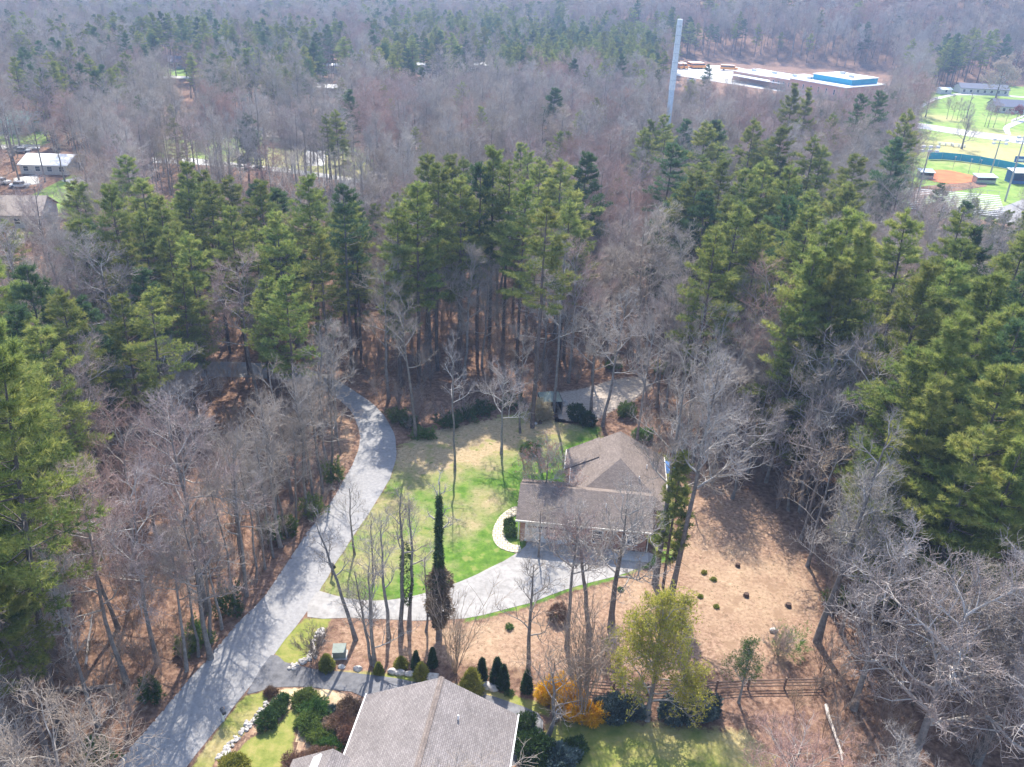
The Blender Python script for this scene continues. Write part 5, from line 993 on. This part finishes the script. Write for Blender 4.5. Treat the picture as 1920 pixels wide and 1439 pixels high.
stand([(285, 25, 27, 0), (300, 22, 27, 2), (315, 26, 26, 0), (335, 28, 26, 2), (350, 30, 25, 0), (368, 33, 25, 2), (382, 35, 26, 0), (405, 36, 25, 2), (420, 38, 25, 1), (345, 62, 20, 5), (380, 78, 20, 5), (425, 70, 19, 3), (470, 88, 20, 5), (512, 92, 20, 3), (445, 92, 18, 5)], 'in the clump above the grey far house', 'pines in the tall clump above the low grey far house')
stand([(45, 90, 22, 5), (75, 78, 22, 5), (120, 45, 24, 0), (165, 42, 24, 3), (100, 72, 22, 5), (128, 75, 24, 7), (150, 90, 22, 5), (175, 52, 24, 5), (230, 30, 24, 2), (232, 62, 24, 2), (205, 130, 22, 6), (180, 135, 22, 5), (262, 180, 18, 5), (272, 86, 20, 2), (158, 100, 20, 3)], 'at the far left above the pale lane', 'dark pines at the far left above the pale lane')
stand([(572, 55, 22, 3), (590, 62, 22, 5), (618, 60, 21, 2), (560, 75, 20, 2), (720, 85, 22, 5), (745, 78, 22, 3), (765, 92, 20, 5), (655, 170, 20, 5), (790, 128, 17, 5), (838, 118, 18, 5)], 'in the middle distance beyond the grey wood', 'middle distance pines beyond the grey wood')
bare((272, 328), 205, BARE, 6, 'tall grey bare tree beside the white roofed low building', 1.2)
bare((258, 330), 215, BARE, 5, 'tall bare tree with forked trunk left of the green stand, near the white roof', 1.1)

# ------------------------------------------------------------------ the woods: candidates on the ground
KD = [200, 320, 470, 236, 225, 250, 310, 215, 240, 108, 425, 520, 560]
KEEP = [[(600, 1115), (560, 1060), (575, 1000), (640, 905), (672, 820), (655, 765), (620, 735), (660, 728), (720, 775), (745, 840), (800, 812), (1000, 768), (1205, 708), (1228, 850), (1228, 1050), (1262, 1050), (1270, 930), (1330, 890), (1420, 930), (1490, 1010), (1525, 1080), (1530, 1180), (1500, 1270), (1440, 1290), (1440, 1439), (1300, 1460), (300, 1460), (230, 1439), (385, 1250), (500, 1125), (560, 1060)],
        [(1738, 168), (1930, 155), (1930, 375), (1820, 345), (1738, 345)], [(1262, 118), (1372, 112), (1560, 126), (1662, 133), (1660, 160), (1560, 168), (1420, 148), (1262, 140)],
        [(32, 286), (132, 286), (132, 332), (32, 332)], [(0, 370), (30, 370), (30, 410), (0, 410)], [(1247, 48), (1272, 48), (1258, 232), (1238, 232)], [(45, 226), (65, 226), (65, 240), (45, 240)]]
SOFT = [[(440, 236), (700, 255), (700, 350), (560, 332), (290, 312), (230, 260)], [(-20, 260), (80, 266), (80, 284), (-20, 284)], [(225, 672), (470, 676), (600, 700), (600, 735), (225, 710)], [(300, 108), (355, 108), (355, 150), (300, 150)], [(595, 118), (645, 118), (645, 140), (595, 140)], [(740, 122), (925, 122), (925, 140), (740, 140)]]
CLEAR = [ROAD, DR1, DR2, LAWN, SLOPE, GRAVEL, poly(FIELD), poly([(1262, 112), (1400, 108), (1560, 130), (1665, 135), (1715, 172), (1660, 192), (1560, 190), (1262, 150)]), poly([(0, 440), (0, 350), (50, 350), (60, 430)]), poly([(32, 336), (36, 290), (132, 290), (132, 336)]),
         poly([(500, 285), (490, 255), (600, 250), (600, 290)])]
ZONES = [([(130, 300), (420, 285), (700, 320), (720, 500), (520, 560), (200, 560), (130, 470)], .75, 24), ([(730, 290), (1110, 280), (1110, 420), (1050, 470), (740, 500)], .5, 28), ([(1200, 210), (1560, 290), (1660, 400), (1640, 520), (1300, 450), (1210, 280)], .5, 27),
         ([(1690, 470), (2200, 480), (2200, 900), (1720, 840)], .95, 29), ([(-250, 500), (90, 520), (60, 1000), (-250, 1100)], .7, 26), ([(270, 10), (660, 30), (660, 110), (270, 90)], .6, 21), ([(690, 8), (1250, 12), (1250, 95), (690, 90)], .9, 21), ([(1250, 15), (1560, 40), (1600, 112), (1270, 92)], .85, 21),
         ([(0, 20), (270, 20), (270, 125), (0, 125)], .45, 22), ([(1770, 60), (2000, 60), (2000, 120), (1770, 130)], .7, 26), ([(-250, -200), (1100, -200), (1100, 22), (-250, 22)], .5, 19)]
rg = np.random.default_rng(77)
def grid(r0, r1, sp):
    n = int(2 * r1 / sp); gx = (np.arange(-n // 2, n // 2) + rg.uniform(.05, .95, (int(r1 / sp) + 30, n))) * sp
    gy = (np.arange(-10, gx.shape[0] - 10)[:, None] + rg.uniform(.05, .95, gx.shape)) * sp; x = gx.ravel(); y = gy.ravel(); r = np.hypot(x, y); m = (r >= r0) & (r < r1) & (y > 5); x, y = x[m], y[m]
    z = terr(x, y); u, v, w = PJa(x, y, z); u2, v2, _ = PJa(x, y, z + 20); m = (w > 5) & (u > -330 + 0 * u) & (u < 2250) & (v2 < 1600) & (v2 > -260); return x[m], y[m], z[m]
def PJa(x, y, z):
    P = np.stack([x, y, z - HC], -1); w = P @ fw; w_ = np.where(np.abs(w) < .1, .1, w); return 960 + F * (P @ rt) / w_, 719.5 - F * (P @ up) / w_, w
def free(x, y, gap=0):
    ok = np.ones(len(x), bool)
    for P in CLEAR:
        A = np.array(P); near = (x > A[:, 0].min() - 3) & (x < A[:, 0].max() + 3) & (y > A[:, 1].min() - 3) & (y < A[:, 1].max() + 3)
        if near.any():
            xi, yi = x[near], y[near]; bad = inpoly(xi, yi, P)
            if gap: bad |= pdist(xi, yi, P) < gap
            t = ok[near]; t &= ~bad; ok[near] = t
    return ok
XX = []
for r0, r1, sp in ((0, 130, 5.3), (130, 330, 6.2), (330, 620, 7.2), (620, 1500, 9.5)):
    XX.append(np.stack(grid(r0, r1, sp)))
X = np.concatenate(XX, 1); X = X[:, free(X[0], X[1], .8)]
x, y, z = X; n = len(x); kind = np.zeros(n, int); h = rg.uniform(16, 24, n); D = np.hypot(x, y)
tu, tv, tw = PJa(x, y, z + 23)
roll = rg.uniform(0, 1, n)
clus = np.sin(x * .09 + 2) * np.sin(y * .07 + 1) + .6 * np.sin(x * .031) * np.cos(y * .023 + 2)
for P, p, H_ in ZONES:
    m = inpoly(tu, tv, P) & (roll < np.clip(p + .3 * clus, 0, 1) ); kind[m] = 1; h[m] = H_ * rg.uniform(.75, 1.08, m.sum())
m = (kind == 0) & (roll < .075) & (D > 130); kind[m] = 1; h[m] = rg.uniform(15, 23, m.sum())
far = D > 620; h[far & (kind == 0)] *= .95
ok = np.ones(n, bool); sub = rg.uniform(0, 1, n)
rr = np.where(kind == 1, 3.2, 3.6)
for P, dm in zip(KEEP + SOFT, KD):
    soft = P in SOFT; hit = np.zeros(n, bool)
    for f in ((.06, .3, .45, .6, .75, .9, 1.0) if not soft else (.5, .7, .85, 1.0)):
        for s in ((-1, 0, 1) if f > .3 else (0,)):
            if soft and s: continue
            u, v, w = PJa(x + s * rr * (.8 if f < .85 else .35), y, z + h * f); hit |= (w > 1) & (D < dm) & inpoly(u, v, P)
    if soft: hit &= (kind == 1) | (sub < .75)
    ok &= ~hit
# woods stand back where their shade would fall across the open lawn and slope
for f in (.45, .8):
    qx, qy = x - sv.x / sv.z * h * f, y - sv.y / sv.z * h * f
    for P in (LAWN, SLOPE): ok &= ~(inpoly(qx, qy, P) & ((kind == 1) | (sub < .5)))
# keep clear of what already stands
T = np.array([(t[0], t[1], t[2]) for t in TREES])
for k in range(0, n, 4000):
    s = slice(k, min(n, k + 4000)); d = np.hypot(x[s, None] - T[None, :, 0], y[s, None] - T[None, :, 1]); ok[s] &= ~(d < T[None, :, 2] * .9).any(1)
ok &= ~((sub > .78) & (D < 130) & (kind == 0))
ua, va, _ = PJa(x, y, z); ok &= ~((sub > .5) & (ua > 1480) & (va > 1000) & (kind == 0))
for P in FARL: ok &= ~(inpoly(x, y, P) & ((sub < .88) | (kind == 1)))
# trees may not stand between the camera and its own position
ok &= (D > 26) | (np.abs(x) > 40)
x, y, z, h, kind, D = (a[ok] for a in (x, y, z, h, kind, D)); n = len(x)
u0, v0, w0 = PJa(x, y, z); u1, v1, w1 = PJa(x, y, z + h * .8)
inside = (w0 > 5) & (np.minimum(u0, u1) < 1990) & (np.maximum(u0, u1) > -70) & (v1 < 1460) & (v0 > -20)
score = np.where(inside, h / np.hypot(D, HC), 0)
nP = sum(1 for o in C.objects if o.parent is None and o.name.startswith('pine_tree')); nB = sum(1 for o in C.objects if o.parent is None and o.name.startswith('bare_tree'))
solo = np.zeros(n, bool)
for kd, cnt in ((1, 298 - nP), (0, 298 - nB)):
    i_ = np.nonzero((kind == kd) & inside)[0]; i_ = i_[np.argsort(-score[i_])][:cnt]; solo[i_] = True
def where(u, v, D, kd):
    if u < 640 and v > 760: return 'wood left of the road'
    if u > 1530 and v > 940: return 'thicket at the near right'
    if u > 1180 and v > 480: return 'wood above the leafy slope'
    if u < 640 and v > 480: return 'wood round the shaded bend'
    if v > 480: return 'wood behind the lawn'
    if u < 720: return 'wood by the pale lanes'
    if u < 1200: return 'wood beyond the tall pines'
    return 'wood below the school'
var = np.where(kind == 1, rg.integers(0, 7, n), rg.integers(0, 7, n)); rd = (kind == 0) & (np.sin(x * .045 + 1) * np.cos(y * .037) + .5 * np.sin(x * .13) > .55); var[rd] = 4; rot = rg.uniform(0, 6.283, n); wid = rg.uniform(.9, 1.2, n) * np.where(kind == 0, 1.05, 1.05)
hx = (u0 > 1500) & (v0 > 900) & (kind == 0); var[hx & (rg.uniform(0, 1, n) < .14)] = 7
ORD = 'first second third fourth fifth sixth seventh eighth ninth tenth eleventh twelfth thirteenth fourteenth fifteenth sixteenth'.split()
def ranked(ids, us, ds, key):
    """{id: (ordinal, rank, key)}: things alike, told apart by depth rank and order from the left"""
    out = {}; by = {}
    for i_ in ids: by.setdefault(key(i_), []).append(i_)
    for k_, L in by.items():
        L.sort(key=lambda i_: ds[i_]); nr = max(1, math.ceil(len(L) / 14)); sz = math.ceil(len(L) / nr)
        for q_ in range(nr):
            row = sorted(L[q_ * sz:(q_ + 1) * sz], key=lambda i_: us[i_])
            rn = '' if nr == 1 else ('nearest row' if q_ == 0 else 'farthest row' if q_ == nr - 1 else 'middle row' if nr == 3 else ORD[q_] + ' row')
            for j_, i_ in enumerate(row): out[i_] = (ORD[j_], rn, k_)
    return out
PLACE = {}
def key_(i_):
    g_ = where(u0[i_], v0[i_], D[i_], kind[i_]); tone = 'green pine' if kind[i_] else {4: 'reddish bare tree', 5: 'tan bare tree', 7: 'white limbed bare tree'}.get(int(var[i_]), 'grey bare tree')
    if kind[i_] and var[i_] in (2, 5): tone = 'dark pine'
    return ('tall ' if h[i_] > (25 if kind[i_] else 20.5) else 'smaller ') + tone, g_
RK = ranked(list(np.nonzero(solo)[0]), u1, D, key_)
for i_, (od, rn, (tone, g_)) in RK.items():
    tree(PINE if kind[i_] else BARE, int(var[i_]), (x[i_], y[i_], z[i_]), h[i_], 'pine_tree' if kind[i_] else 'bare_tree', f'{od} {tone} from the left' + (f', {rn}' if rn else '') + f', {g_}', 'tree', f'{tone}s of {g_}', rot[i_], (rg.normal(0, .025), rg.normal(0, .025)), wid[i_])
print('individual trees', solo.sum(), nP, nB, 'mass', (~solo).sum())

def scatter(name, label, P, idx, rz, sc, lists, cat):
    """one object: the crowded rest, put on points by geometry nodes"""
    me = bpy.data.meshes.new(name); me.vertices.add(len(P)); me.vertices.foreach_set('co', np.asarray(P, np.float32).ravel())
    for nm, ty, a in (('idx', 'INT', idx), ('rz', 'FLOAT', rz)):
        at = me.attributes.new(nm, ty, 'POINT'); at.data.foreach_set('value', np.asarray(a, np.int32 if ty == 'INT' else np.float32))
    at = me.attributes.new('sc', 'FLOAT_VECTOR', 'POINT'); at.data.foreach_set('vector', np.asarray(sc, np.float32).ravel())
    o = ob(name, me); props(o, label, cat, None, 'stuff'); ng = bpy.data.node_groups.new(name, 'GeometryNodeTree'); N = ng.nodes.new; L = ng.links.new
    ng.interface.new_socket('Geometry', in_out='INPUT', socket_type='NodeSocketGeometry'); ng.interface.new_socket('Geometry', in_out='OUTPUT', socket_type='NodeSocketGeometry')
    gi = N('NodeGroupInput'); go = N('NodeGroupOutput'); J = N('GeometryNodeJoinGeometry')
    def attr(nm, ty):
        a = N('GeometryNodeInputNamedAttribute'); a.data_type = ty; a.inputs['Name'].default_value = nm; return a.outputs[0]
    cx = N('ShaderNodeCombineXYZ'); L(attr('rz', 'FLOAT'), cx.inputs[2]); e2 = N('FunctionNodeEulerToRotation'); L(cx.outputs[0], e2.inputs[0])
    for lst in lists:
        g2 = N('GeometryNodeGeometryToInstance')
        for src in lst[::-1]:                                       # the last link made comes first
            oi = N('GeometryNodeObjectInfo'); oi.inputs['Object'].default_value = src; oi.inputs['As Instance'].default_value = True; oi.transform_space = 'ORIGINAL'
            L(oi.outputs['Geometry'], g2.inputs[0]) if False else None
            lst_join = None
            src_nodes.setdefault(id(g2), []).append(oi)
        jj = N('GeometryNodeJoinGeometry')
        for oi in src_nodes[id(g2)]: L(oi.outputs['Geometry'], jj.inputs[0])
        ng.nodes.remove(g2)
        ip = N('GeometryNodeInstanceOnPoints'); L(gi.outputs[0], ip.inputs['Points']); L(jj.outputs[0], ip.inputs['Instance']); ip.inputs['Pick Instance'].default_value = True
        L(attr('idx', 'INT'), ip.inputs['Instance Index']); L(e2.outputs[0], ip.inputs['Rotation']); L(attr('sc', 'FLOAT_VECTOR'), ip.inputs['Scale']); L(ip.outputs[0], J.inputs[0])
    L(J.outputs[0], go.inputs[0]); md = o.modifiers.new('trees', 'NODES'); md.node_group = ng; return o
src_nodes = {}
def source(mesh): return next(o for o in C.objects if o.data == mesh)
bpy.context.view_layer.update()
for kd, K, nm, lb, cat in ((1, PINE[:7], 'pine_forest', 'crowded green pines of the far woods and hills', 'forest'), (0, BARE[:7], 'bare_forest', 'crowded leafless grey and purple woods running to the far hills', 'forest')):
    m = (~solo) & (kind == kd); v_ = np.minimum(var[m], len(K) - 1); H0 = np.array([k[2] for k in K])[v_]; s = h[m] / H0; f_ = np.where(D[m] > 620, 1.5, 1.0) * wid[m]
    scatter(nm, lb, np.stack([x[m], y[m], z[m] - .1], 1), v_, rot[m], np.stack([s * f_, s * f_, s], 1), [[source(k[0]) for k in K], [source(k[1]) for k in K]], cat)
# undergrowth
ux, uy, uz = grid(0, 210, 2.5); m = free(ux, uy, .7); uu, uv, uw = PJa(ux, uy, uz); m &= (uv < 1480) & (uu > -40) & (uu < 1960); ux, uy = ux[m], uy[m]; uu, uv = uu[m], uv[m]
cl = np.sin(ux * .21) * np.cos(uy * .17) + rg.normal(0, .6, len(ux)); m = cl > -.8; ux, uy, uu, uv = ux[m], uy[m], uu[m], uv[m]
bh = rg.uniform(.45, 1.0, len(ux))
m = np.ones(len(ux), bool)
for f in (1.5, 3.5):
    a, b_, w_ = PJa(ux, uy, np.full(len(ux), f)); m &= ~inpoly(a, b_, KEEP[0])
ux, uy, bh = ux[m], uy[m], bh[m]; Dn = np.hypot(ux, uy); o_ = np.argsort(Dn); vb = rg.integers(0, 4, len(ux)); ro = rg.uniform(0, 6.28, len(ux))
SD = {i_: (lambda a: 'left of the road' if a < 600 else 'on the near right bank' if a > 1400 else 'near the fence')(PJ((ux[i_], uy[i_], 0))[0]) for i_ in o_[:200]}
RK = ranked(list(o_[:200]), {i_: PJ((ux[i_], uy[i_], 0))[0] for i_ in o_[:200]}, Dn, lambda i_: SD[i_])
for i_, (od, rn, side) in RK.items():
    o = ob('leafless_bush', BRUSH[vb[i_]][0], None, (ux[i_], uy[i_], 0)); o.rotation_euler.z = ro[i_]; o.scale = (bh[i_],) * 3
    props(o, f'{od} brown leafless bush from the left' + (f', {rn}' if rn else '') + f', {side}', 'bush', f'brown leafless bushes {side}')
m = o_[200:]; scatter('undergrowth', 'brown twiggy undergrowth covering the floor of the woods', np.stack([ux[m], uy[m], m * 0], 1), vb[m], ro[m], np.stack([bh[m]] * 3, 1), [[source(b_[0]) for b_ in BRUSH]], 'undergrowth')
print('undergrowth', len(ux))

# ------------------------------------------------------------------ air
hz = bpy.data.meshes.new('haze'); b = MB(); b.box((0, 900, 74), (5600, 3600, 152)); o = b.build('haze', M['white']); o.data.materials.clear()
m = bpy.data.materials.new('haze_air'); m.use_nodes = True; t = m.node_tree; t.nodes.remove(t.nodes['Principled BSDF']); pv = t.nodes.new('ShaderNodeVolumePrincipled')
pv.inputs['Color'].default_value = (.46, .64, 1, 1); pv.inputs['Density'].default_value = .00035; pv.inputs['Anisotropy'].default_value = .2
t.links.new(pv.outputs[0], t.nodes['Material Output'].inputs['Volume']); o.data.materials.append(m); o['kind'] = 'stuff'; o['label'] = 'thin blue haze over the valley'
o.location.z = 0
S.cycles.volume_step_rate = 1
